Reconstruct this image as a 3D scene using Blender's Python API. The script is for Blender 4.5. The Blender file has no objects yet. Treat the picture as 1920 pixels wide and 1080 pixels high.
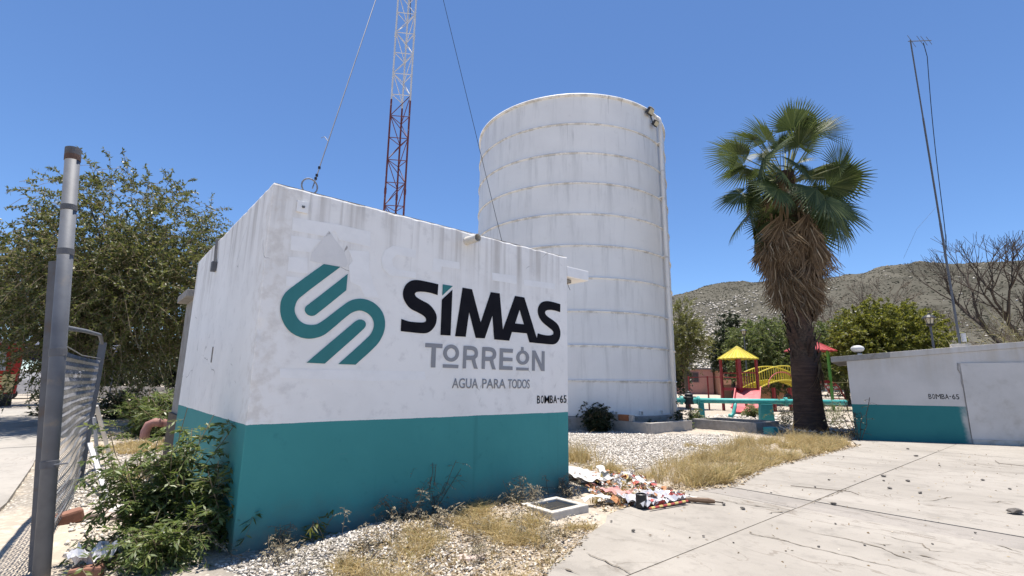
import bpy, bmesh, math, random
import numpy as np
from mathutils import Vector, Matrix, noise as mn

# ------------------------------------------------------------------ camera, sky, sun, exposure
random.seed(7); RNG = np.random.default_rng(11)
SC = bpy.context.scene
COL = SC.collection
R_ = math.radians

cam_d = bpy.data.cameras.new('camera')
cam_d.sensor_width = 36.0
cam_d.lens = 36.0 * 910.7 / 1920.0
cam_d.clip_start = 0.05
cam_d.clip_end = 5000.0
cam = bpy.data.objects.new('camera', cam_d)
COL.objects.link(cam)
PITCH, ROLL = 0.1929, 0.0131
_f = Vector((0, math.cos(PITCH), math.sin(PITCH)))
_u = Vector((0, -math.sin(PITCH), math.cos(PITCH)))
_r = Vector((1, 0, 0))
_r2 = _r * math.cos(ROLL) + _u * math.sin(ROLL)
_u2 = -_r * math.sin(ROLL) + _u * math.cos(ROLL)
cam.matrix_world = Matrix(((_r2.x, _u2.x, -_f.x, 0), (_r2.y, _u2.y, -_f.y, 0), (_r2.z, _u2.z, -_f.z, 1.55), (0, 0, 0, 1)))
SC.camera = cam

TO_SUN = Vector((-0.005, 0.105, 1.0)).normalized()
SUN_EL = math.asin(TO_SUN.z)
SUN_AZ = math.atan2(TO_SUN.x, TO_SUN.y)
world = bpy.data.worlds.new('World')
SC.world = world
world.use_nodes = True
wn = world.node_tree
wn.nodes.clear()
sky = wn.nodes.new('ShaderNodeTexSky')
sky.sky_type = 'NISHITA'
sky.sun_disc = False
sky.sun_elevation = SUN_EL
sky.sun_rotation = SUN_AZ
sky.altitude = 1100
sky.air_density = 1.0
sky.dust_density = 0.0
sky.ozone_density = 10.0
bg = wn.nodes.new('ShaderNodeBackground')
bg.inputs['Strength'].default_value = 0.1
wo = wn.nodes.new('ShaderNodeOutputWorld')
wn.links.new(sky.outputs[0], bg.inputs[0])
wn.links.new(bg.outputs[0], wo.inputs[0])

sun_d = bpy.data.lights.new('sun', 'SUN')
sun_d.energy = 5.0
sun_d.angle = R_(0.53)
sun_d.color = (1.0, 0.935, 0.85)
sun = bpy.data.objects.new('sun', sun_d)
sun.rotation_euler = TO_SUN.to_track_quat('Z', 'Y').to_euler()
COL.objects.link(sun)

SC.view_settings.view_transform = 'Standard'
SC.view_settings.look = 'None'
SC.view_settings.exposure = 0.8
SC.view_settings.gamma = 1.0
SC.view_settings.use_curve_mapping = False
SC.render.engine = 'CYCLES'
SC.cycles.max_bounces = 7
SC.cycles.diffuse_bounces = 4
SC.cycles.transparent_max_bounces = 8

# ------------------------------------------------------------------ helpers: objects
ORG = {}

def tag(o, label=None, cat=None, group=None, kind=None):
    if label: o['label'] = label
    if cat: o['category'] = cat
    if group: o['group'] = group
    if kind: o['kind'] = kind
    return o

def thing(name, label, cat, loc=(0, 0, 0), group=None):
    o = bpy.data.objects.new(name, None)
    o.empty_display_size = 0.2
    COL.objects.link(o)
    o.location = loc
    ORG[o.name] = np.array(loc, float)
    return tag(o, label, cat, group)

def link_mesh(name, me, mats, parent=None, smooth=False, loc=None):
    o = bpy.data.objects.new(name, me)
    COL.objects.link(o)
    for m in (mats if isinstance(mats, (list, tuple)) else [mats]):
        me.materials.append(m)
    if parent is not None:
        o.parent = parent
        ORG[o.name] = ORG[parent.name]
    else:
        ORG[o.name] = np.zeros(3)
        if loc is not None:
            o.location = loc
            ORG[o.name] = np.array(loc, float)
    if smooth:
        me.polygons.foreach_set('use_smooth', np.ones(len(me.polygons), bool))
    return o

def fast_mesh(name, V, Q=None, T=None):
    """verts (n,3), quads (m,4), tris (k,3)"""
    me = bpy.data.meshes.new(name)
    V = np.asarray(V, np.float32)
    loops, starts = [], []
    s = 0
    if Q is not None and len(Q):
        Q = np.asarray(Q, np.int32); loops.append(Q.ravel()); starts.append(np.arange(len(Q)) * 4); s = len(Q) * 4
    if T is not None and len(T):
        T = np.asarray(T, np.int32); loops.append(T.ravel()); starts.append(s + np.arange(len(T)) * 3)
    L = np.concatenate(loops); S = np.concatenate(starts)
    me.vertices.add(len(V)); me.vertices.foreach_set('co', V.ravel())
    me.loops.add(len(L)); me.loops.foreach_set('vertex_index', L.astype(np.int32))
    me.polygons.add(len(S)); me.polygons.foreach_set('loop_start', S.astype(np.int32))
    me.update(calc_edges=True)
    return me

class MB:
    """collects geometry in world space; build() links ONE mesh object"""
    def __init__(s): s.v = []; s.f = []; s.m = []
    def add(s, vs, fs, mi=0):
        k = len(s.v)
        s.v.extend([tuple(map(float, p)) for p in vs])
        for f in fs: s.f.append(tuple(k + i for i in f)); s.m.append(mi)
        return s
    def box(s, c, size, ax=None, mi=0, taper=1.0):
        """c centre, size (x,y,z), ax = list of three axes"""
        c = Vector(c); X, Y, Z = [Vector(a) for a in (ax or ((1, 0, 0), (0, 1, 0), (0, 0, 1)))]
        hx, hy, hz = [t * .5 for t in size]
        p = []
        for dz in (-1, 1):
            k = taper if dz > 0 else 1.0
            for dx, dy in ((-1, -1), (1, -1), (1, 1), (-1, 1)):
                p.append(c + X * dx * hx * k + Y * dy * hy * k + Z * dz * hz)
        return s.add(p, [(3, 2, 1, 0), (4, 5, 6, 7), (0, 1, 5, 4), (1, 2, 6, 5), (2, 3, 7, 6), (3, 0, 4, 7)], mi)
    def tube(s, pts, r, n=8, caps=True, mi=0):
        pts = [Vector(p) for p in pts]
        rs = r if isinstance(r, (list, tuple)) else [r] * len(pts)
        t0 = (pts[1] - pts[0]).normalized()
        up = Vector((0, 0, 1)) if abs(t0.z) < .9 else Vector((1, 0, 0))
        x = t0.cross(up).normalized()
        V = []
        for i, p in enumerate(pts):
            a = pts[max(i - 1, 0)]; b = pts[min(i + 1, len(pts) - 1)]
            t = (b - a).normalized()
            x = (x - t * x.dot(t)).normalized(); y = t.cross(x)
            for k in range(n):
                A = 2 * math.pi * k / n
                V.append(p + (x * math.cos(A) + y * math.sin(A)) * rs[i])
        F = []
        for i in range(len(pts) - 1):
            for k in range(n):
                k2 = (k + 1) % n
                F.append((i * n + k, i * n + k2, (i + 1) * n + k2, (i + 1) * n + k))
        if caps:
            F.append(tuple(reversed(range(n)))); F.append(tuple((len(pts) - 1) * n + k for k in range(n)))
        return s.add(V, F, mi)
    def lathe(s, c, prof, n=24, mi=0, ax=None):
        c = Vector(c); X, Y, Z = [Vector(a) for a in (ax or ((1, 0, 0), (0, 1, 0), (0, 0, 1)))]
        V = []; F = []
        for (r, z) in prof:
            for k in range(n):
                A = 2 * math.pi * k / n
                V.append(c + X * r * math.cos(A) + Y * r * math.sin(A) + Z * z)
        for i in range(len(prof) - 1):
            for k in range(n):
                k2 = (k + 1) % n
                F.append((i * n + k, i * n + k2, (i + 1) * n + k2, (i + 1) * n + k))
        F.append(tuple(reversed(range(n)))); F.append(tuple((len(prof) - 1) * n + k for k in range(n)))
        return s.add(V, F, mi)
    def prism(s, poly, z0, z1, mi=0):
        n = len(poly)
        V = [(x, y, z0) for x, y in poly] + [(x, y, z1) for x, y in poly]
        F = [tuple(reversed(range(n))), tuple(range(n, 2 * n))]
        for i in range(n):
            j = (i + 1) % n; F.append((i, j, n + j, n + i))
        return s.add(V, F, mi)
    def build(s, name, mats, parent=None, smooth=False, bevel=0, loc=None):
        me = bpy.data.meshes.new(name)
        o0 = ORG[parent.name] if parent is not None else (np.array(loc, float) if loc is not None else np.zeros(3))
        me.from_pydata([tuple(np.array(p) - o0) for p in s.v], [], s.f)
        if isinstance(mats, (list, tuple)): me.polygons.foreach_set('material_index', s.m)
        if bevel:
            bm = bmesh.new(); bm.from_mesh(me)
            bmesh.ops.bevel(bm, geom=bm.edges[:], offset=bevel, segments=2, affect='EDGES', profile=.6)
            bm.to_mesh(me); bm.free()
        me.update()
        return link_mesh(name, me, mats, parent, smooth, loc)

def tubes_np(P0, P1, r0, r1, n=3):
    """many straight tapered tubes -> verts, quads"""
    P0 = np.asarray(P0, float); P1 = np.asarray(P1, float)
    t = P1 - P0; t /= np.linalg.norm(t, axis=1, keepdims=True) + 1e-9
    up = np.where(np.abs(t[:, 2:3]) < .9, np.array([[0, 0, 1.]]), np.array([[1., 0, 0]]))
    x = np.cross(t, up); x /= np.linalg.norm(x, axis=1, keepdims=True) + 1e-9
    y = np.cross(t, x)
    m = len(P0); V = np.zeros((m, 2 * n, 3))
    r0 = np.broadcast_to(np.asarray(r0, float), (m,)); r1 = np.broadcast_to(np.asarray(r1, float), (m,))
    for k in range(n):
        A = 2 * math.pi * k / n; d = x * math.cos(A) + y * math.sin(A)
        V[:, k] = P0 + d * r0[:, None]; V[:, n + k] = P1 + d * r1[:, None]
    q = np.array([(k, (k + 1) % n, n + (k + 1) % n, n + k) for k in range(n)])
    Q = (np.arange(m)[:, None, None] * 2 * n + q[None]).reshape(-1, 4)
    return V.reshape(-1, 3), Q

def unit(a): return a / (np.linalg.norm(a, axis=-1, keepdims=True) + 1e-9)

def copy_tree(o, parent=None, loc=None):
    c = o.copy(); COL.objects.link(c)
    if parent is not None: c.parent = parent
    if loc is not None: c.location = loc
    for ch in list(o.children): copy_tree(ch, c)
    return c

# ------------------------------------------------------------------ helpers: materials
class NT:
    def __init__(s, name):
        s.m = bpy.data.materials.new(name); s.m.use_nodes = True
        s.t = s.m.node_tree; s.t.nodes.clear()
        s.out = s.n('ShaderNodeOutputMaterial')
    def n(s, ty, **kw):
        x = s.t.nodes.new(ty)
        for k, v in kw.items(): setattr(x, k, v)
        return x
    def l(s, a, b): s.t.links.new(a, b)
    def set(s, sock, v):
        if isinstance(v, bpy.types.NodeSocket): s.l(v, sock)
        elif isinstance(v, (tuple, list)) and len(v) == 3 and sock.type == 'RGBA': sock.default_value = (*v, 1)
        else: sock.default_value = v
    def coord(s, kind='Object'):
        return s.n('ShaderNodeTexCoord').outputs[kind]
    def mapping(s, vec, scale=(1, 1, 1), loc=(0, 0, 0), rot=(0, 0, 0)):
        m = s.n('ShaderNodeMapping'); s.l(vec, m.inputs[0])
        m.inputs['Scale'].default_value = scale; m.inputs['Location'].default_value = loc; m.inputs['Rotation'].default_value = rot
        return m.outputs[0]
    def noise(s, vec, scale=5, detail=4, rough=.55, dist=0):
        x = s.n('ShaderNodeTexNoise'); s.l(vec, x.inputs['Vector'])
        x.inputs['Scale'].default_value = scale; x.inputs['Detail'].default_value = detail
        x.inputs['Roughness'].default_value = rough; x.inputs['Distortion'].default_value = dist
        return x.outputs['Fac']
    def voro(s, vec, scale=5, feature='F1', out='Distance', rnd=1.0):
        x = s.n('ShaderNodeTexVoronoi', feature=feature); s.l(vec, x.inputs['Vector'])
        x.inputs['Scale'].default_value = scale; x.inputs['Randomness'].default_value = rnd
        return x.outputs[out]
    def ramp(s, fac, stops, interp='LINEAR'):
        r = s.n('ShaderNodeValToRGB'); r.color_ramp.interpolation = interp
        e = r.color_ramp.elements
        while len(e) < len(stops): e.new(.5)
        for el, (p, c) in zip(e, stops):
            el.position = p; el.color = (c, c, c, 1) if isinstance(c, (int, float)) else (*c, 1)
        s.l(fac, r.inputs[0]); return r.outputs[0]
    def mix(s, fac, a, b, mode='MIX'):
        x = s.n('ShaderNodeMix', data_type='RGBA', blend_type=mode)
        s.set(x.inputs['Factor'], fac); s.set(x.inputs[6], a); s.set(x.inputs[7], b)
        return x.outputs[2]
    def math(s, op, a, b=0.0, c=None, clamp=False):
        x = s.n('ShaderNodeMath', operation=op); x.use_clamp = clamp
        s.set(x.inputs[0], a); s.set(x.inputs[1], b)
        if c is not None: s.set(x.inputs[2], c)
        return x.outputs[0]
    def smooth(s, v, lo, hi):
        x = s.n('ShaderNodeMapRange', interpolation_type='SMOOTHSTEP')
        s.set(x.inputs[0], v); x.inputs[1].default_value = lo; x.inputs[2].default_value = hi
        return x.outputs[0]
    def sep(s, vec):
        x = s.n('ShaderNodeSeparateXYZ'); s.l(vec, x.inputs[0]); return x.outputs
    def bump(s, h, strength=.3, dist=.02, normal=None):
        x = s.n('ShaderNodeBump'); s.l(h, x.inputs['Height'])
        x.inputs['Strength'].default_value = strength; x.inputs['Distance'].default_value = dist
        if normal is not None: s.l(normal, x.inputs['Normal'])
        return x.outputs[0]
    def attr(s, name):
        x = s.n('ShaderNodeAttribute'); x.attribute_name = name; return x
    def bsdf(s, col, rough=.8, normal=None, metal=0, spec=.4, trans=None):
        p = s.n('ShaderNodeBsdfPrincipled')
        s.set(p.inputs['Base Color'], col); s.set(p.inputs['Roughness'], rough)
        p.inputs['Metallic'].default_value = metal; p.inputs['Specular IOR Level'].default_value = spec
        if normal is not None: s.l(normal, p.inputs['Normal'])
        o = p.outputs[0]
        if trans:
            t = s.n('ShaderNodeBsdfTranslucent'); s.set(t.inputs[0], trans[1])
            mx = s.n('ShaderNodeMixShader'); mx.inputs[0].default_value = trans[0]
            s.l(o, mx.inputs[1]); s.l(t.outputs[0], mx.inputs[2]); o = mx.outputs[0]
        s.l(o, s.out.inputs[0]); return s.m

def mat_plain(name, c1, c2=None, scale=6, rough=.8, metal=0, bump=.15, bdist=.01, bscale=40, spec=.4, dirt=None, dscale=2.5, dlo=.5, dhi=.75):
    t = NT(name); co = t.coord()
    f = t.noise(co, scale, 5, .6)
    c2 = c2 or tuple(x * .8 for x in c1)
    col = t.mix(t.smooth(f, .35, .68), c1, c2)
    if dirt:
        col = t.mix(t.smooth(t.noise(co, dscale, 6, .65), dlo, dhi), col, dirt)
    nrm = t.bump(t.noise(co, bscale, 4, .6), bump, bdist) if bump else None
    return t.bsdf(col, rough, nrm, metal, spec)

def mat_leaf(name, stops, rough=.45, trans=.28, tcol=(.12, .16, .02), spec=.4):
    t = NT(name)
    g = t.n('ShaderNodeNewGeometry')
    col = t.ramp(g.outputs['Random Per Island'], stops)
    tc = t.mix(.5, col, tcol)
    return t.bsdf(col, rough, None, 0, spec, (trans, tc))

def flat_shape(name, polys, to3, mats, parent, thick=.003, both=True):
    """2-D outlines (with holes) -> thin solid letters. to3 = 4x4 matrix taking (u, v, w)"""
    cu = bpy.data.curves.new(name, 'CURVE'); cu.dimensions = '2D'; cu.fill_mode = 'BOTH'; cu.extrude = thick * .5
    for p in polys:
        sp = cu.splines.new('POLY'); sp.points.add(len(p) - 1)
        for i, q in enumerate(p): sp.points[i].co = (q[0], q[1], 0, 1)
        sp.use_cyclic_u = True
    return curve_to_mesh(name, cu, to3, mats, parent)

def curve_to_mesh(name, cu, to3, mats, parent):
    tmp = bpy.data.objects.new('tmp', cu); COL.objects.link(tmp)
    dg = bpy.context.evaluated_depsgraph_get()
    me = bpy.data.meshes.new_from_object(tmp.evaluated_get(dg))
    bpy.data.objects.remove(tmp); bpy.data.curves.remove(cu)
    me.name = name; me.materials.clear()
    me.transform(to3)
    o0 = ORG[parent.name]
    me.transform(Matrix.Translation(-Vector(o0)))
    return link_mesh(name, me, mats, parent)

def text_shape(name, s, width, height, to3, mats, parent, bold=0.0, space=1.0, thick=.003):
    cu = bpy.data.curves.new(name, 'FONT'); cu.body = s; cu.offset = bold; cu.extrude = 0; cu.space_character = space
    tmp = bpy.data.objects.new('tmp', cu); COL.objects.link(tmp)
    dg = bpy.context.evaluated_depsgraph_get()
    me = bpy.data.meshes.new_from_object(tmp.evaluated_get(dg))
    bpy.data.objects.remove(tmp); bpy.data.curves.remove(cu)
    me.name = name; me.materials.clear()
    co = np.zeros(len(me.vertices) * 3); me.vertices.foreach_get('co', co); co = co.reshape(-1, 3)
    mi = co.min(0); ma = co.max(0)
    co[:, 0] = (co[:, 0] - mi[0]) / (ma[0] - mi[0]) * width
    co[:, 1] = (co[:, 1] - mi[1]) / (ma[1] - mi[1]) * height
    me.vertices.foreach_set('co', co.ravel())
    bm = bmesh.new(); bm.from_mesh(me)
    r = bmesh.ops.extrude_face_region(bm, geom=bm.faces[:])
    bmesh.ops.translate(bm, verts=[g for g in r['geom'] if isinstance(g, bmesh.types.BMVert)], vec=(0, 0, thick))
    bm.to_mesh(me); bm.free()
    me.transform(to3)
    me.transform(Matrix.Translation(-Vector(ORG[parent.name])))
    return link_mesh(name, me, mats, parent)

def point_in_poly(x, y, poly):
    """vectorised even-odd test"""
    x = np.asarray(x); y = np.asarray(y); ins = np.zeros(x.shape, bool); n = len(poly)
    for i in range(n):
        x0, y0 = poly[i]; x1, y1 = poly[(i + 1) % n]
        if y0 == y1: continue
        c = ((y0 > y) != (y1 > y)) & (x < (x1 - x0) * (y - y0) / (y1 - y0) + x0)
        ins ^= c
    return ins

def vnoise(x, y, s, seed=0.0):
    """cheap smooth 2-D value noise, vectorised, 0..1"""
    x = np.asarray(x) * s + seed * 17.3; y = np.asarray(y) * s + seed * 9.1
    xi = np.floor(x); yi = np.floor(y); fx = x - xi; fy = y - yi
    fx = fx * fx * (3 - 2 * fx); fy = fy * fy * (3 - 2 * fy)
    def h(a, b):
        v = np.sin(a * 127.1 + b * 311.7) * 43758.5453; return v - np.floor(v)
    return (h(xi, yi) * (1 - fx) + h(xi + 1, yi) * fx) * (1 - fy) + (h(xi, yi + 1) * (1 - fx) + h(xi + 1, yi + 1) * fx) * fy

# ------------------------------------------------------------------ layout constants
YAW = 0.7062
CA = np.array([-2.4894, 4.7394])                       # near corner of the pump house
A2 = np.array([math.cos(YAW), math.sin(YAW)])          # along its painted front
B2 = np.array([-math.sin(YAW), math.cos(YAW)])         # along its left side
N2 = np.array([math.sin(YAW), -math.cos(YAW)])         # out of the front
PW, PD, PH, PB = 4.4412, 4.6083, 3.5644, 1.1283
def ab(u, v, z=0.0):
    p = CA + A2 * u + B2 * v
    return (p[0], p[1], z)
A3 = Vector((A2[0], A2[1], 0)); B3 = Vector((B2[0], B2[1], 0)); N3 = Vector((N2[0], N2[1], 0)); Z3 = Vector((0, 0, 1))
TX, TY, TR, TZ0, TZ1 = 2.705, 21.64, 4.29, 0.45, 12.757

GRASS_FRONT = [(-1.3, 5.44), (-0.81, 6.31), (0.04, 6.9), (0.36, 6.37), (0.45, 5.81), (0.95, 5.83), (0.69, 5.02), (0.39, 4.48), (0.1, 3.9), (-1.2, 3.8), (-1.5, 4.53)]
GRASS_STRIP = [(0.95, 11.4), (2.4, 9.4), (3.83, 10.7), (6.4, 13.6), (8.6, 15.2), (10.0, 15.6), (9.6, 14.1), (7.75, 12.3), (4.93, 9.8), (3.5, 8.2), (2.6, 7.75), (2.1, 8.7), (1.6, 9.2), (1.0, 9.0)]
SLAB = [(0.30, 4.34), (0.44, 4.68), (0.61, 4.95), (0.70, 5.22), (0.84, 5.44), (1.08, 5.84), (1.16, 6.15), (1.36, 6.42), (1.84, 6.85), (2.2, 7.25), (2.53, 7.53),
        (3.03, 7.78), (3.42, 7.95), (3.75, 8.35), (3.98, 8.61), (4.42, 9.2), (4.91, 9.71), (5.5, 10.3), (6.18, 10.84), (6.9, 11.5), (7.68, 12.1), (8.5, 12.85), (9.26, 13.44), (9.9, 14.6), (10.2, 15.2),
        (16.5, 13.5), (30, 9.8), (30, -8), (-8, -8), (-1.6, 1.6), (-0.3, 3.2)]
SWALK = [(-4.9, 4.6), (-6.15, 6.35), (-8.3, 8.9), (-11.2, 12.2), (-16.5, 17.8), (-24, 26), (-31, 22), (-14, 0.5), (-7.5, 0.5), (-5.2, 2.5)]

def gh(x, y):
    x = np.asarray(x, float); y = np.asarray(y, float)
    z = (vnoise(x, y, 1.1, 1) - .5) * .05 + (vnoise(x, y, 4.0, 2) - .5) * .022 + (vnoise(x, y, 11., 3) - .5) * .010
    u = (x - CA[0]) * A2[0] + (y - CA[1]) * A2[1]
    dn = (x - CA[0]) * N2[0] + (y - CA[1]) * N2[1]
    z += .10 * np.exp(-((dn - .42) / .38) ** 2) * np.exp(-((u - 1.3) / .9) ** 2)
    z += .05 * np.exp(-((dn - .5) / .35) ** 2) * np.exp(-((u - 3.0) / .5) ** 2)
    z += .03 * np.exp(-(((x - 6.2) / 3.2) ** 2 + ((y - 14.2) / 1.6) ** 2))
    z += np.where(y > 42, (y - 42) * .026, 0) * np.clip((x + 10) / 20, 0, 1)
    far = np.clip((np.hypot(x, y) - 40) / 30, 0, 1)
    z = z * (1 - far * .0)
    ins = point_in_poly(x, y, SLAB) | point_in_poly(x, y, SWALK)
    return np.where(ins, -.06 + z * .2, z)
def gz(x, y): return float(gh(np.array([x]), np.array([y]))[0])

# ------------------------------------------------------------------ materials
def m_ground():
    t = NT('yard_soil'); co = t.coord()
    gr = t.attr('gravel').outputs['Fac']; lit = t.attr('litter').outputs['Fac']
    n1 = t.noise(co, .8, 6, .6); n2 = t.noise(co, 9, 5, .65)
    soil = t.mix(t.smooth(n1, .35, .65), (.42, .365, .30), (.33, .285, .23))
    soil = t.mix(t.smooth(n2, .45, .7), soil, (.54, .47, .38))
    vc = t.voro(co, 26, 'F1', 'Color'); vs = t.sep(vc)
    peb = t.ramp(vs[0], [(0, (.20, .18, .155)), (.35, (.38, .345, .30)), (.7, (.50, .465, .41)), (1, (.62, .585, .53))])
    vd = t.voro(co, 26, 'F1')
    peb = t.mix(t.smooth(vd, .25, .55), peb, (.24, .22, .19))
    col = t.mix(t.math('MULTIPLY', gr, t.smooth(t.noise(co, 3.5, 4), .25, .5)), soil, peb)
    col = t.mix(t.math('MULTIPLY', lit, t.smooth(t.noise(co, 22, 3), .45, .6)), col, (.20, .155, .10))
    h = t.math('SUBTRACT', t.math('MULTIPLY', n2, 1.2), t.math('MULTIPLY', vd, gr))
    return t.bsdf(col, .95, t.bump(h, .8, .03), 0, .15)
def m_slab(name, base, alt, crack=1.0):
    t = NT(name); co = t.coord()
    n1 = t.noise(co, .55, 6, .6); n2 = t.noise(co, 6, 6, .65); n3 = t.noise(co, 60, 3, .6)
    col = t.mix(t.smooth(n1, .35, .65), base, alt)
    col = t.mix(t.math('MULTIPLY', t.smooth(n2, .50, .72), .6), col, tuple(x * .66 for x in base))
    col = t.mix(t.math('MULTIPLY', t.smooth(n3, .58, .72), .35), col, tuple(x * .55 for x in base))
    st_ = t.noise(t.mapping(co, (1, 1, 1), (4, 2, 0)), 1.5, 6, .7)
    col = t.mix(t.math('MULTIPLY', t.smooth(st_, .54, .70), .55), col, tuple(x * .68 for x in alt))
    sx = t.mapping(co, (1, 1, 1), (3.1, 1.7, 0), (0, 0, YAW)); sx = t.mapping(sx, (.22, 1.1, 1))
    band = t.noise(sx, 1.3, 5, .6)
    col = t.mix(t.math('MULTIPLY', t.smooth(band, .5, .72), .5), col, tuple(x * .7 for x in alt))
    rot = t.mapping(co, (1, 1, 1), (0, 0, 0), (0, 0, -YAW))
    def crackset(sc, stretch, eps, kscale, klo, khi, loc):
        n_ = t.noise(t.mapping(rot, (sc, sc * stretch, 1), loc), 1.0, 5, .62, .4)
        d = t.math('ABSOLUTE', t.math('SUBTRACT', n_, .5))
        keep = t.smooth(t.noise(t.mapping(co, (1, 1, 1), loc), kscale, 3), klo, khi)
        wv = t.math('ADD', eps, t.math('MULTIPLY', t.math('SUBTRACT', n3, .5), eps * 2.4))
        return t.math('MULTIPLY', t.math('LESS_THAN', d, wv), t.math('MULTIPLY', keep, crack), clamp=True)
    c1 = crackset(.42, .34, .0028, .6, .40, .50, (3, 1, 0))
    c2 = crackset(.9, .4, .0045, .8, .47, .58, (7, 5, 0))
    c3 = crackset(2.0, .45, .013, 1.1, .50, .62, (1, 9, 0))
    allc = t.math('MAXIMUM', t.math('MULTIPLY', c1, .55), t.math('MULTIPLY', c2, .4))
    col = t.mix(t.math('MULTIPLY', allc, .8), col, (.13, .105, .08))
    h = t.math('SUBTRACT', t.math('ADD', t.math('MULTIPLY', n2, .5), t.math('MULTIPLY', n3, .35)), t.math('MULTIPLY', allc, 1.5))
    return t.bsdf(col, .85, t.bump(h, .45, .012), 0, .25)
def m_wall():
    """white lime-painted plaster above, teal band below; dirt runs from the parapet"""
    t = NT('painted_plaster'); co = t.coord(); x = t.sep(co)
    n1 = t.noise(co, 1.3, 6, .6); n2 = t.noise(co, 7, 5, .65); n3 = t.noise(co, 45, 4, .6)
    white = t.mix(t.smooth(n1, .35, .65), (.88, .86, .825), (.82, .80, .765))
    run = t.noise(t.mapping(co, (5.5, 5.5, .22)), 1.0, 5, .6)
    run2 = t.noise(t.mapping(co, (14, 14, .5)), 1.0, 4, .6)
    top = t.smooth(t.math('ADD', x[2], t.math('MULTIPLY', n1, 1.4)), 3.0, 4.35)
    white = t.mix(t.math('MULTIPLY', t.math('MULTIPLY', t.smooth(run, .42, .68), top), .66), white, (.36, .32, .275))
    white = t.mix(t.math('MULTIPLY', t.smooth(run2, .56, .74), t.math('MULTIPLY', top, .4)), white, (.26, .235, .20))
    white = t.mix(t.math('MULTIPLY', t.smooth(n2, .52, .75), .5), white, (.62, .60, .575))
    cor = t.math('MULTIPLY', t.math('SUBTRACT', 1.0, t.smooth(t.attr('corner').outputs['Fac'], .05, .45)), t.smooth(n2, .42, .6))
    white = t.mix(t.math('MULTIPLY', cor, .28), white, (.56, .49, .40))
    wob = t.n('ShaderNodeTexNoise'); t.l(co, wob.inputs['Vector']); wob.inputs['Scale'].default_value = 2.4; wob.inputs['Detail'].default_value = 5
    cr = t.voro(t.mix(.25, co, wob.outputs['Color'], 'ADD'), 1.1, 'DISTANCE_TO_EDGE')
    line = t.math('MULTIPLY', t.math('SUBTRACT', 1.0, t.smooth(cr, .002, .007)), t.smooth(t.noise(co, 1.2, 3), .56, .62))
    white = t.mix(t.math('MULTIPLY', line, .75), white, (.22, .2, .18))
    teal = t.mix(t.smooth(n1, .3, .7), (.05, .26, .255), (.056, .28, .275))
    teal = t.mix(t.math('MULTIPLY', t.smooth(n2, .58, .8), .35), teal, (.02, .14, .16))
    scuff = t.noise(t.mapping(co, (2, 2, 9)), 1.0, 5, .7)
    teal = t.mix(t.math('MULTIPLY', t.smooth(scuff, .66, .8), .35), teal, (.10, .26, .26))
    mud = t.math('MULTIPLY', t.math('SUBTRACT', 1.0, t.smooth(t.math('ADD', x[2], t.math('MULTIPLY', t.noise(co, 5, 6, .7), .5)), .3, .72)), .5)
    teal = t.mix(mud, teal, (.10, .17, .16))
    drip = t.noise(t.mapping(co, (7, 7, .35)), 1.0, 4, .6)
    teal = t.mix(t.math('MULTIPLY', t.smooth(drip, .58, .74), .3), teal, (.025, .15, .155))
    edge = t.math('ADD', x[2], t.math('ADD', t.math('MULTIPLY', t.math('SUBTRACT', n3, .5), .008), t.math('MULTIPLY', t.math('SUBTRACT', t.noise(co, 2.2, 2), .5), .018)))
    m = t.math('LESS_THAN', edge, PB)
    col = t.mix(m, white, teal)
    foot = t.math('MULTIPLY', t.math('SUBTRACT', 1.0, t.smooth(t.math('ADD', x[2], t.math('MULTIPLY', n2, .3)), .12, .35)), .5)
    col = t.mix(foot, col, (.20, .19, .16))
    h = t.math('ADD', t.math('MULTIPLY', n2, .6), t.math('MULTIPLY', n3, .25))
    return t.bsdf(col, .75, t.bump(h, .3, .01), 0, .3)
def m_wall2():
    t = NT('pump_wall_paint'); co = t.coord(); x = t.sep(co)
    n1 = t.noise(co, .9, 6, .6); n2 = t.noise(co, 6, 5, .65); n3 = t.noise(co, 30, 4, .6)
    white = t.mix(t.smooth(n1, .35, .65), (.56, .535, .51), (.49, .47, .445))
    run = t.noise(t.mapping(co, (4, 4, .25)), 1.0, 5, .6)
    top = t.smooth(t.math('ADD', x[2], t.math('MULTIPLY', n1, 1.0)), 2.1, 3.4)
    white = t.mix(t.math('MULTIPLY', t.math('MULTIPLY', t.smooth(run, .35, .7), top), .7), white, (.42, .37, .30))
    teal = t.mix(t.smooth(n1, .3, .7), (.022, .152, .16), (.027, .17, .175))
    # the band fades out in an uneven brush edge where the doorway was filled in
    e = t.math('ADD', x[0], t.math('MULTIPLY', t.math('SUBTRACT', t.noise(co, 2.4, 4), .5), .5))
    m = t.math('MULTIPLY', t.math('LESS_THAN', x[2], 1.055), t.math('SUBTRACT', 1.0, t.smooth(e, 2.56, 2.86)))
    col = t.mix(m, white, teal)
    h = t.math('ADD', t.math('MULTIPLY', n2, .6), t.math('MULTIPLY', n3, .3))
    return t.bsdf(col, .8, t.bump(h, .35, .012), 0, .25)
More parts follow.
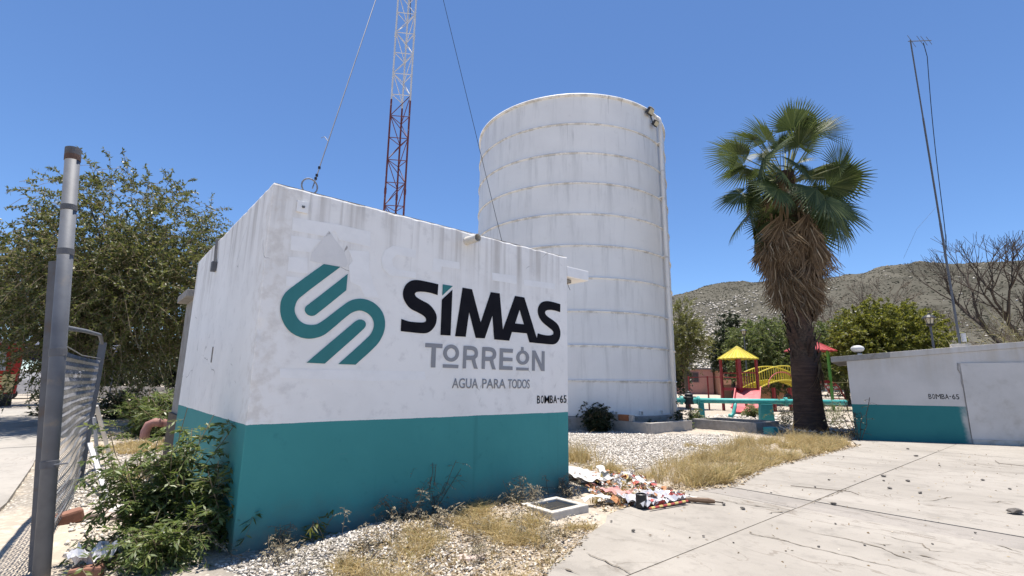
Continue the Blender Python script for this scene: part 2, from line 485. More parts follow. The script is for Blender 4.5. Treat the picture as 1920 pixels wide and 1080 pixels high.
def m_tank():
    t = NT('tank_paint'); co = t.coord(); x = t.sep(co)
    n1 = t.noise(co, .5, 5, .6); n2 = t.noise(co, 3, 5, .65)
    col = t.mix(t.smooth(n1, .35, .65), (.80, .785, .755), (.745, .73, .705))
    ang = t.math('ARCTAN2', x[1], x[0])
    cmb = t.n('ShaderNodeCombineXYZ'); t.l(t.math('MULTIPLY', ang, 9.0), cmb.inputs[0]); t.l(t.math('MULTIPLY', x[2], .22), cmb.inputs[2])
    t.l(t.math('MULTIPLY', t.math('FLOOR', t.math('DIVIDE', x[2], 1.2307)), 3.7), cmb.inputs[1])
    run = t.noise(cmb.outputs[0], 1.6, 5, .65)
    frac = t.math('FRACT', t.math('DIVIDE', x[2], 1.2307))
    k = t.math('MULTIPLY', t.smooth(run, .48, .7), t.math('ADD', .35, t.math('MULTIPLY', frac, .65)))
    col = t.mix(t.math('MULTIPLY', k, .5), col, (.46, .455, .435))
    top = t.smooth(x[2], 9.0, 12.4)
    cmb2 = t.n('ShaderNodeCombineXYZ'); t.l(t.math('MULTIPLY', ang, 34.0), cmb2.inputs[0]); t.l(t.math('MULTIPLY', x[2], .25), cmb2.inputs[2])
    t.l(t.math('FLOOR', t.math('DIVIDE', x[2], 1.2307)), cmb2.inputs[1])
    k2 = t.math('MULTIPLY', t.smooth(t.noise(cmb2.outputs[0], 1.0, 3, .6), .62, .68), t.math('MULTIPLY', top, frac))
    k2 = t.math('MULTIPLY', k2, t.smooth(t.noise(co, .35, 2), .44, .54))
    col = t.mix(t.math('MULTIPLY', k2, .9), col, (.06, .065, .06))
    col = t.mix(t.math('MULTIPLY', t.smooth(n2, .58, .8), .3), col, (.52, .50, .46))
    under_ring = t.math('MULTIPLY', t.math('MULTIPLY', t.smooth(frac, .90, .955), t.smooth(n2, .46, .60)), .38)  # patchy darker line just below each ring seam
    col = t.mix(under_ring, col, (.19, .175, .16))
    low = t.math('SUBTRACT', 1.0, t.smooth(t.math('ADD', x[2], t.math('MULTIPLY', n2, .5)), .05, .5))
    col = t.mix(t.math('MULTIPLY', low, .4), col, (.42, .36, .29))
    return t.bsdf(col, .5, t.bump(t.noise(co, 2.2, 3), .12, .03), 0, .35)
def m_hill():
    t = NT('hill_scrub'); co = t.coord()
    n1 = t.noise(co, .012, 6, .6); n2 = t.noise(co, .06, 6, .65); n3 = t.noise(co, .22, 4, .7)
    col = t.mix(t.smooth(n1, .4, .62), (.08, .076, .06), (.102, .095, .075))
    col = t.mix(t.smooth(n2, .45, .62), col, (.058, .055, .042))
    rk = t.attr('rocky').outputs['Fac']
    thr = t.math('ADD', t.math('MULTIPLY', n3, .75), t.math('MULTIPLY', rk, .16))
    col = t.mix(t.smooth(thr, .56, .60), col, (.40, .37, .32))
    return t.bsdf(col, .95, t.bump(n3, .8, 1.2), 0, .1)

M = {}
M['ground'] = m_ground()
M['slab'] = m_slab('yard_concrete', (.325, .30, .265), (.275, .253, .222))
M['patch'] = m_slab('trench_patch_concrete', (.285, .262, .235), (.255, .235, .212), .5)
M['walk'] = m_slab('sidewalk_concrete', (.36, .335, .30), (.32, .30, .27), .6)
M['wall'] = m_wall()
M['wall2'] = m_wall2()
M['infill'] = None
M['tank'] = m_tank()
M['hill'] = m_hill()
M['crack'] = mat_plain('crack_dirt', (.15, .13, .105), (.22, .195, .16), scale=9, rough=1, bump=.4, spec=.05)
M['black'] = mat_plain('black_sign_paint', (.008, .008, .012), (.012, .012, .016), rough=.85, bump=.05, spec=.15)
M['teal'] = mat_plain('teal_sign_paint', (.028, .175, .18), (.032, .19, .195), rough=.6, bump=.05)
M['grey'] = mat_plain('grey_sign_paint', (.265, .27, .285), (.285, .29, .305), rough=.65, bump=.05)
M['infill'] = mat_plain('infill_plaster', (.56, .535, .51), (.50, .48, .455), scale=1.2, rough=.85, dirt=(.40, .37, .33), dscale=1.3, bump=.3)
M['ghost'] = mat_plain('old_white_paint', (.88, .87, .85), (.83, .82, .80), rough=.7, bump=.2)
M['ghostdark'] = mat_plain('old_grey_paint', (.70, .685, .665), (.74, .725, .705), rough=.7, bump=.2)
M['cement'] = mat_plain('bare_cement', (.30, .285, .265), (.24, .225, .205), rough=.9, dirt=(.17, .14, .11), bump=.4)
M['cement_lt'] = mat_plain('pale_cement', (.52, .49, .44), (.44, .41, .365), rough=.9, dirt=(.30, .27, .22), bump=.5, bscale=60)
M['block'] = mat_plain('concrete_block', (.43, .40, .36), (.36, .335, .30), rough=.95, bump=.5)
M['brick'] = mat_plain('orange_brick', (.40, .165, .075), (.34, .13, .06), rough=.95, bump=.5)
M['pvc'] = mat_plain('aged_white_pvc', (.62, .59, .53), (.55, .52, .46), rough=.45, bump=.05)
M['dark'] = mat_plain('painted_inner_shade', (.02, .02, .02), rough=.9, bump=0)  # near-black colour painted in for the shade inside pits and pipe
M['galv'] = mat_plain('galvanised_steel', (.125, .135, .155), (.10, .108, .125), rough=.65, metal=.1, dirt=(.20, .17, .14), dscale=5, dlo=.58, dhi=.8, bump=.08)
M['galv_old'] = mat_plain('dull_galvanised', (.12, .122, .13), (.095, .098, .105), rough=.7, metal=.1, dirt=(.12, .09, .07), dscale=6, bump=.15)
M['wire'] = mat_plain('fence_wire', (.34, .34, .345), (.22, .22, .225), rough=.38, metal=.6, bump=0)
M['rust'] = mat_plain('rusty_band', (.075, .045, .035), (.11, .065, .048), rough=.8, bump=.3)
M['white_steel'] = mat_plain('white_steel_paint', (.60, .60, .60), (.52, .51, .50), rough=.55, dirt=(.36, .27, .2), dscale=8, dlo=.6, dhi=.8)
M['red_steel'] = mat_plain('mast_red_paint', (.115, .028, .024), (.15, .04, .033), rough=.6, dirt=(.30, .24, .22), dscale=9, dlo=.62, dhi=.75)
M['cable'] = mat_plain('black_cable', (.02, .02, .022), rough=.6, bump=0)
M['strand'] = mat_plain('steel_strand', (.26, .26, .27), (.2, .2, .21), rough=.5, metal=.6, bump=0)
M['lampblack'] = mat_plain('black_iron', (.018, .018, .02), (.03, .03, .032), rough=.5, bump=.1)
M['lampglass'] = mat_plain('frosted_lamp_glass', (.62, .56, .42), (.55, .5, .38), rough=.25, bump=0)
M['tealpipe'] = mat_plain('teal_pipe_paint', (.07, .40, .37), (.06, .34, .32), rough=.5, dirt=(.20, .30, .27), dscale=3, dlo=.6, dhi=.8)
M['tealbase'] = mat_plain('teal_pedestal_paint', (.04, .27, .27), (.035, .24, .24), rough=.8, dirt=(.25, .30, .27), dscale=4, dlo=.6, dhi=.78)
M['p_red'] = mat_plain('playground_red', (.22, .015, .018), (.27, .03, .03), rough=.45, bump=.05)
M['p_slide'] = mat_plain('faded_red_plastic', (.46, .085, .095), (.38, .06, .075), rough=.5, dirt=(.55, .22, .22), dscale=3, bump=.05)
M['p_yellow'] = mat_plain('playground_yellow', (.60, .50, .06), (.52, .43, .05), rough=.65, dirt=(.42, .36, .12), dscale=4, bump=.05)
M['p_roofred'] = mat_plain('faded_red_roof', (.42, .07, .075), (.36, .05, .06), rough=.5, bump=.05)
M['p_green'] = mat_plain('playground_green', (.12, .36, .07), (.10, .30, .06), rough=.5, bump=.05)
M['pink'] = mat_plain('pink_stucco', (.46, .24, .20), (.40, .21, .18), rough=.9, dirt=(.30, .2, .17), dscale=.6)
M['orange'] = mat_plain('orange_stucco', (.52, .28, .18), (.47, .24, .15), rough=.9)
M['winglass'] = mat_plain('window_glass', (.06, .055, .06), (.10, .085, .09), rough=.15, bump=0, spec=.6)
M['winframe'] = mat_plain('window_iron', (.20, .12, .12), rough=.6, bump=0)
M['clay'] = mat_plain('faded_red_pipe', (.36, .19, .165), (.29, .14, .12), rough=.7, dirt=(.22, .15, .12))
M['stone'] = mat_plain('loose_stone', (.17, .155, .14), (.11, .10, .09), rough=.95, bump=.6, bscale=25)
M['flag'] = mat_plain('pinkish_flagstone', (.46, .37, .32), (.40, .32, .28), rough=.9, bump=.5)
M['redstone'] = mat_plain('red_brick_rubble', (.26, .13, .09), (.2, .10, .07), rough=.95, bump=.6)
M['marble'] = mat_plain('white_tile', (.66, .64, .60), (.6, .58, .54), rough=.6, bump=.2)
M['bark'] = mat_plain('tree_bark', (.10, .078, .058), (.15, .12, .09), scale=14, rough=.95, bump=.8, bdist=.03, bscale=18)
M['bark_dark'] = mat_plain('dark_bark', (.06, .045, .035), (.085, .066, .052), scale=14, rough=.95, bump=.8, bdist=.03)
M['twig'] = mat_plain('pale_twig', (.24, .19, .12), (.17, .13, .085), rough=.9, bump=0)
M['cart_red'] = mat_plain('cart_red_paint', (.36, .022, .014), (.31, .018, .012), rough=.5, bump=.05)
M['cart_grey'] = mat_plain('cart_grey_metal', (.30, .33, .35), (.26, .29, .31), rough=.5, bump=.05)
M['sign_yellow'] = mat_plain('sign_yellow', (.52, .44, .22), (.48, .40, .2), rough=.7, bump=0)
M['sign_red'] = mat_plain('sign_red', (.45, .03, .03), rough=.7, bump=0)
M['carwhite'] = mat_plain('white_car_paint', (.70, .70, .70), rough=.3, bump=0)
M['tyre'] = mat_plain('black_rubber', (.02, .02, .02), rough=.9, bump=0)
M['tarp'] = mat_plain('blue_white_tarp', (.36, .42, .62), (.60, .63, .72), scale=3, rough=.7, bump=.2)
M['tarpdark'] = mat_plain('navy_tarp', (.03, .03, .09), rough=.7, bump=.2)
M['roofgrey'] = mat_plain('grey_roof', (.14, .13, .125), (.18, .17, .16), rough=.9)

# ------------------------------------------------------------------ ground sheet
def axis(lo, hi, step, far):
    mid = list(np.arange(lo, hi + 1e-6, step)); out = []
    s = step; v = hi
    while v < far[1]:
        s *= 1.28; v += s; out.append(v)
    s = step; v = lo; lows = []
    while v > far[0]:
        s *= 1.28; v -= s; lows.append(v)
    return np.array(lows[::-1] + mid + out)
gx = axis(-7, 14, .11, (-900, 1600)); gy = axis(2.5, 22, .11, (-300, 1500))
GX, GY = np.meshgrid(gx, gy)
GZ = gh(GX, GY)
nx, ny = len(gx), len(gy)
idx = np.arange(nx * ny).reshape(ny, nx)
Q = np.stack([idx[:-1, :-1], idx[:-1, 1:], idx[1:, 1:], idx[1:, :-1]], -1).reshape(-1, 4)
me = fast_mesh('ground', np.stack([GX, GY, GZ], -1).reshape(-1, 3), Q)
fx, fy = GX.ravel(), GY.ravel()
wob = (vnoise(fx, fy, 1.5, 5) - .5) * 1.2
grav = np.clip(1.4 - np.hypot((fx - 2.8) / 3.4, (fy - 13.2) / 4.2) + wob, 0, 1)
u_ = (fx - CA[0]) * A2[0] + (fy - CA[1]) * A2[1]; d_ = (fx - CA[0]) * N2[0] + (fy - CA[1]) * N2[1]
grav = np.maximum(grav, np.clip(1.3 - np.hypot((u_ - .7) / 1.2, (d_ - .5) / .9) + wob * .5, 0, 1))
grav = np.maximum(grav, np.clip(1.3 - np.hypot((fx + 6.4) / 2.6, (fy - 8.3) / 2.8) + wob, 0, 1) * .9)
grav = np.maximum(grav, np.clip(.8 + wob, 0, 1) * ((fy > 18) & (fy < 40)) * .5)
litr = (point_in_poly(fx, fy, GRASS_FRONT) | point_in_poly(fx, fy, GRASS_STRIP)).astype(float)
for nme, arr in (('gravel', grav), ('litter', litr)):
    a_ = me.attributes.new(nme, 'FLOAT', 'POINT'); a_.data.foreach_set('value', arr.astype(np.float32))
tag(link_mesh('ground', me, M['ground'], smooth=True), 'pale dusty yard of gravel and dry soil', kind='structure')

# ------------------------------------------------------------------ concrete slab, cut into its panels
def cut_slab(poly, org, ax, ay, pcuts, qcuts, gap, ztop, thick, name, mats, parent, strip=None, seed=1):
    bm = bmesh.new()
    bm.faces.new([bm.verts.new((x, y, 0)) for x, y in poly])
    bmesh.ops.triangulate(bm, faces=bm.faces[:])
    for cuts, d in ((pcuts, ax), (qcuts, ay)):
        for c in cuts:
            for e in (-gap, gap):
                bmesh.ops.bisect_plane(bm, geom=bm.verts[:] + bm.edges[:] + bm.faces[:], plane_co=Vector((org[0] + d[0] * (c + e), org[1] + d[1] * (c + e), 0)), plane_no=Vector((d[0], d[1], 0)))
    cells = {}
    for f in bm.faces:
        c = f.calc_center_median(); p = (c.x - org[0]) * ax[0] + (c.y - org[1]) * ax[1]; q = (c.x - org[0]) * ay[0] + (c.y - org[1]) * ay[1]
        if any(abs(p - k) < gap for k in pcuts) or any(abs(q - k) < gap for k in qcuts): continue
        key = (sum(p > k for k in pcuts), sum(q > k for k in qcuts))
        cells.setdefault(key, []).append([tuple(v.co) for v in f.verts])
    rr = random.Random(seed)
    for key, tris in sorted(cells.items()):
        b2 = bmesh.new(); dz = rr.uniform(-.003, .003)
        if strip and key[0] == strip: dz = -.004
        vm = {}
        for tr in tris:
            vs = []
            for p in tr:
                kk = (round(p[0], 4), round(p[1], 4))
                if kk not in vm: vm[kk] = b2.verts.new((p[0], p[1], ztop + dz))
                if vm[kk] not in vs: vs.append(vm[kk])
            if len(vs) > 2:
                try: b2.faces.new(vs)
                except ValueError: pass
        bmesh.ops.recalc_face_normals(b2, faces=b2.faces[:])
        for f in b2.faces:
            if f.normal.z < 0: f.normal_flip()
        r = bmesh.ops.extrude_face_region(b2, geom=b2.faces[:], use_keep_orig=True)
        bmesh.ops.translate(b2, verts=[g for g in r['geom'] if isinstance(g, bmesh.types.BMVert)], vec=(0, 0, -thick))
        bmesh.ops.recalc_face_normals(b2, faces=b2.faces[:])
        me = bpy.data.meshes.new(name); b2.to_mesh(me); b2.free()
        link_mesh('trench_patch' if strip and key[0] == strip else name, me, mats[1] if strip and key[0] == strip else mats[0], parent)
    bm.free()
JX = (3.74, 6.67)
sl = tag(thing('concrete_pavement', 'pale cracked concrete pavement of the yard', None), kind='structure')
cut_slab(SLAB, JX, A2, -B2, [-.09, .5, 8.85], [0.0, 6.2], .011, .03, .14, 'slab', (M['slab'], M['patch']), sl, strip=1)
MB().prism(SLAB, .0, .023).build('joint_filler', M['crack'], sl)
sw = tag(thing('sidewalk', 'pale concrete sidewalk outside the chain link gate', None), kind='structure')
cut_slab(SWALK, (-5.6, 5.5), B2, A2, [-2.0, -.15, 2.4, 5.0, 7.6, 10.2, 13.0, 16], [-2.6, -5.6, -9.5], .01, .03, .14, 'slab', (M['walk'],), sw, seed=5)

CRK = [[(3.18, 5.64), (3.24, 5.49), (3.46, 5.35), (3.59, 5.08), (3.6, 4.9), (3.63, 4.67)], [(2.48, 5.46), (2.72, 5.32), (2.89, 5.06), (3.04, 4.9), (3.18, 4.71), (3.34, 4.57), (3.44, 4.39)], [(4.29, 7.05), (4.32, 6.73), (4.45, 6.48), (4.54, 6.21), (4.81, 5.83)], [(3.92, 5.57), (3.96, 5.37), (4.09, 5.21), (4.01, 5.01), (4.22, 4.98)], [(3.96, 6.8), (4.37, 7.18), (4.92, 7.62), (5.34, 7.98)], [(6.51, 7.17), (6.55, 7.02), (6.81, 7.15), (6.98, 7.03)], [(5.59, 7.08), (5.88, 7.14), (6.35, 7.36)], [(9.0, 10.93), (9.36, 10.72), (9.41, 10.12), (9.77, 9.7)], [(0.7, 4.85), (0.8, 4.67), (0.9, 4.53), (1.01, 4.32)], [(0.41, 4.47), (0.59, 4.3)], [(2.5, 5.5), (2.66, 5.34), (2.79, 5.22)], [(2.81, 7.12), (3.01, 6.81), (3.26, 6.66), (3.5, 6.48)], [(3.14, 6.31), (3.38, 6.42), (3.57, 6.47)], [(4.83, 5.18), (4.85, 5.07), (4.86, 4.97)], [(3.61, 5.26), (3.67, 5.13), (3.79, 5.18)], [(3.76, 4.88), (3.82, 4.85), (3.89, 4.72)]]
rc = random.Random(3)
for line in CRK:
    pts = []
    for (x0, y0), (x1, y1) in zip(line[:-1], line[1:]):
        n_ = max(3, int(math.hypot(x1 - x0, y1 - y0) / .05))
        for i in range(n_):
            k = i / n_; pts.append((x0 + (x1 - x0) * k + rc.gauss(0, .011), y0 + (y1 - y0) * k + rc.gauss(0, .011)))
    pts.append(line[-1]); V = []; n_ = len(pts)
    for i, (x, y) in enumerate(pts):
        a_ = pts[max(0, i - 1)]; b_ = pts[min(n_ - 1, i + 1)]; L = math.hypot(b_[0] - a_[0], b_[1] - a_[1]) + 1e-6
        w = (.0028 + .0055 * rc.random() + (.012 if rc.random() < .10 else 0)) * min(1, 4 * i / n_, 4 * (n_ - 1 - i) / n_ + .05)
        nx_, ny_ = -(b_[1] - a_[1]) / L * w, (b_[0] - a_[0]) / L * w
        V += [(x + nx_, y + ny_, .0375), (x - nx_, y - ny_, .0375)]
    MB().add(V, [(2 * i, 2 * i + 1, 2 * i + 3, 2 * i + 2) for i in range(n_ - 1)]).build('crack', M['crack'], sl)
# ------------------------------------------------------------------ hill
azs = np.radians(np.arange(-45, 100, .5)); rs = np.concatenate([np.arange(88, 500, 5.0), np.arange(500, 1000, 30)])
AZ, RS = np.meshgrid(azs, rs)
ktab = np.array([(-45, 0), (-20, .0), (-6, .05), (6, .10), (12, .132), (15.5, .153), (18.5, .161), (21, .169), (24.5, .179), (27.5, .181), (30, .183), (34, .186), (38, .185), (42, .18), (47.4, .173), (55, .165), (70, .15), (100, .12)])
tanr = np.interp(np.degrees(AZ), ktab[:, 0], ktab[:, 1])
ridge = 1.55 + 470 * tanr
s = np.clip((RS - 88) / (470 - 88), 0, 1)
prof = .35 * s + .65 * (s * s * (3 - 2 * s))
X = RS * np.sin(AZ); Y = RS * np.cos(AZ)
nz = (vnoise(X, Y, .012, 1) - .5) * 16 + (vnoise(X, Y, .035, 2) - .5) * 8 + (vnoise(X, Y, .11, 3) - .5) * 3.0 + (vnoise(X, Y, .3, 4) - .5) * 1.2
Z = ridge * prof + nz * np.clip(s * 1.6, 0, 1) * (1 - .75 * np.clip((s - .75) / .25, 0, 1)) * np.clip(tanr / .1, 0, 1)
Z = np.where(RS > 470, ridge - (RS - 470) * .12 + (nz * .25) * np.clip(tanr / .1, 0, 1), Z) - .8
na, nr = len(azs), len(rs)
idx = np.arange(na * nr).reshape(nr, na)
Q = np.stack([idx[:-1, :-1], idx[:-1, 1:], idx[1:, 1:], idx[1:, :-1]], -1).reshape(-1, 4)[:, ::-1]
me = fast_mesh('hill', np.stack([X, Y, Z], -1).reshape(-1, 3), Q)
rocky = np.clip(1.15 - np.hypot((np.degrees(AZ) - 21) / 9, (RS - 210) / 120), 0, 1).ravel()
a_ = me.attributes.new('rocky', 'FLOAT', 'POINT'); a_.data.foreach_set('value', rocky.astype(np.float32))
tag(link_mesh('hill', me, M['hill'], smooth=True), 'dry grey brown hill dotted with scrub and pale rocks', kind='structure')
HILLZ = (azs, rs, Z)
def hz_at(az, r):
    i = np.clip(np.searchsorted(rs, r) - 1, 0, nr - 2); j = np.clip(((az - azs[0]) / (azs[1] - azs[0])).astype(int), 0, na - 2)
    fr = (r - rs[i]) / (rs[i + 1] - rs[i]); fa = (az - azs[j]) / (azs[1] - azs[0])
    return (Z[i, j] * (1 - fa) + Z[i, j + 1] * fa) * (1 - fr) + (Z[i + 1, j] * (1 - fa) + Z[i + 1, j + 1] * fa) * fr
# scrub bushes and pale boulders on the slope, uncountable
def lumps(name, n, size, mat, label, rock=False, kind='stuff'):
    az = np.radians(RNG.uniform(8, 56, n)); r = 95 + 385 * np.sqrt(RNG.random(n))
    if rock:
        m = RNG.random(n) < .8
        az[m] = np.radians(np.clip(RNG.normal(21, 4.5, m.sum()), 8, 56)); r[m] = RNG.uniform(110, 300, m.sum())
    z = hz_at(az, r); P = np.stack([r * np.sin(az), r * np.cos(az), z], -1)
    base = np.array([(1, 0, 0), (0, 1, 0), (-1, 0, 0), (0, -1, 0), (0, 0, 1), (0, 0, -.6)], float)
    T = np.array([(0, 1, 4), (1, 2, 4), (2, 3, 4), (3, 0, 4), (1, 0, 5), (2, 1, 5), (3, 2, 5), (0, 3, 5)])
    sz = RNG.uniform(*size, (n, 1, 1)) * np.array([1, 1, .62])
    V = P[:, None] + base[None] * sz * RNG.uniform(.6, 1.3, (n, 6, 1))
    me = fast_mesh(name, V.reshape(-1, 3), None, (np.arange(n)[:, None, None] * 6 + T[None]).reshape(-1, 3))
    tag(link_mesh(name, me, mat), label, kind=kind)
M['scrub'] = mat_leaf('scrub_leaf', [(0, (.055, .056, .04)), (.6, (.075, .073, .052)), (1, (.095, .09, .065))], .9, .1, (.1, .1, .03), .1)
M['boulder'] = mat_leaf('pale_boulder', [(0, (.26, .235, .20)), (.6, (.40, .365, .315)), (1, (.56, .52, .46))], .95, .02, (.4, .4, .35), .1)
lumps('scrub', 26000, (.25, .62), M['scrub'], 'dark dry scrub scattered over the hillside')
lumps('boulders', 4200, (.25, 1.1), M['boulder'], 'pale rocks scattered over the hillside', True)

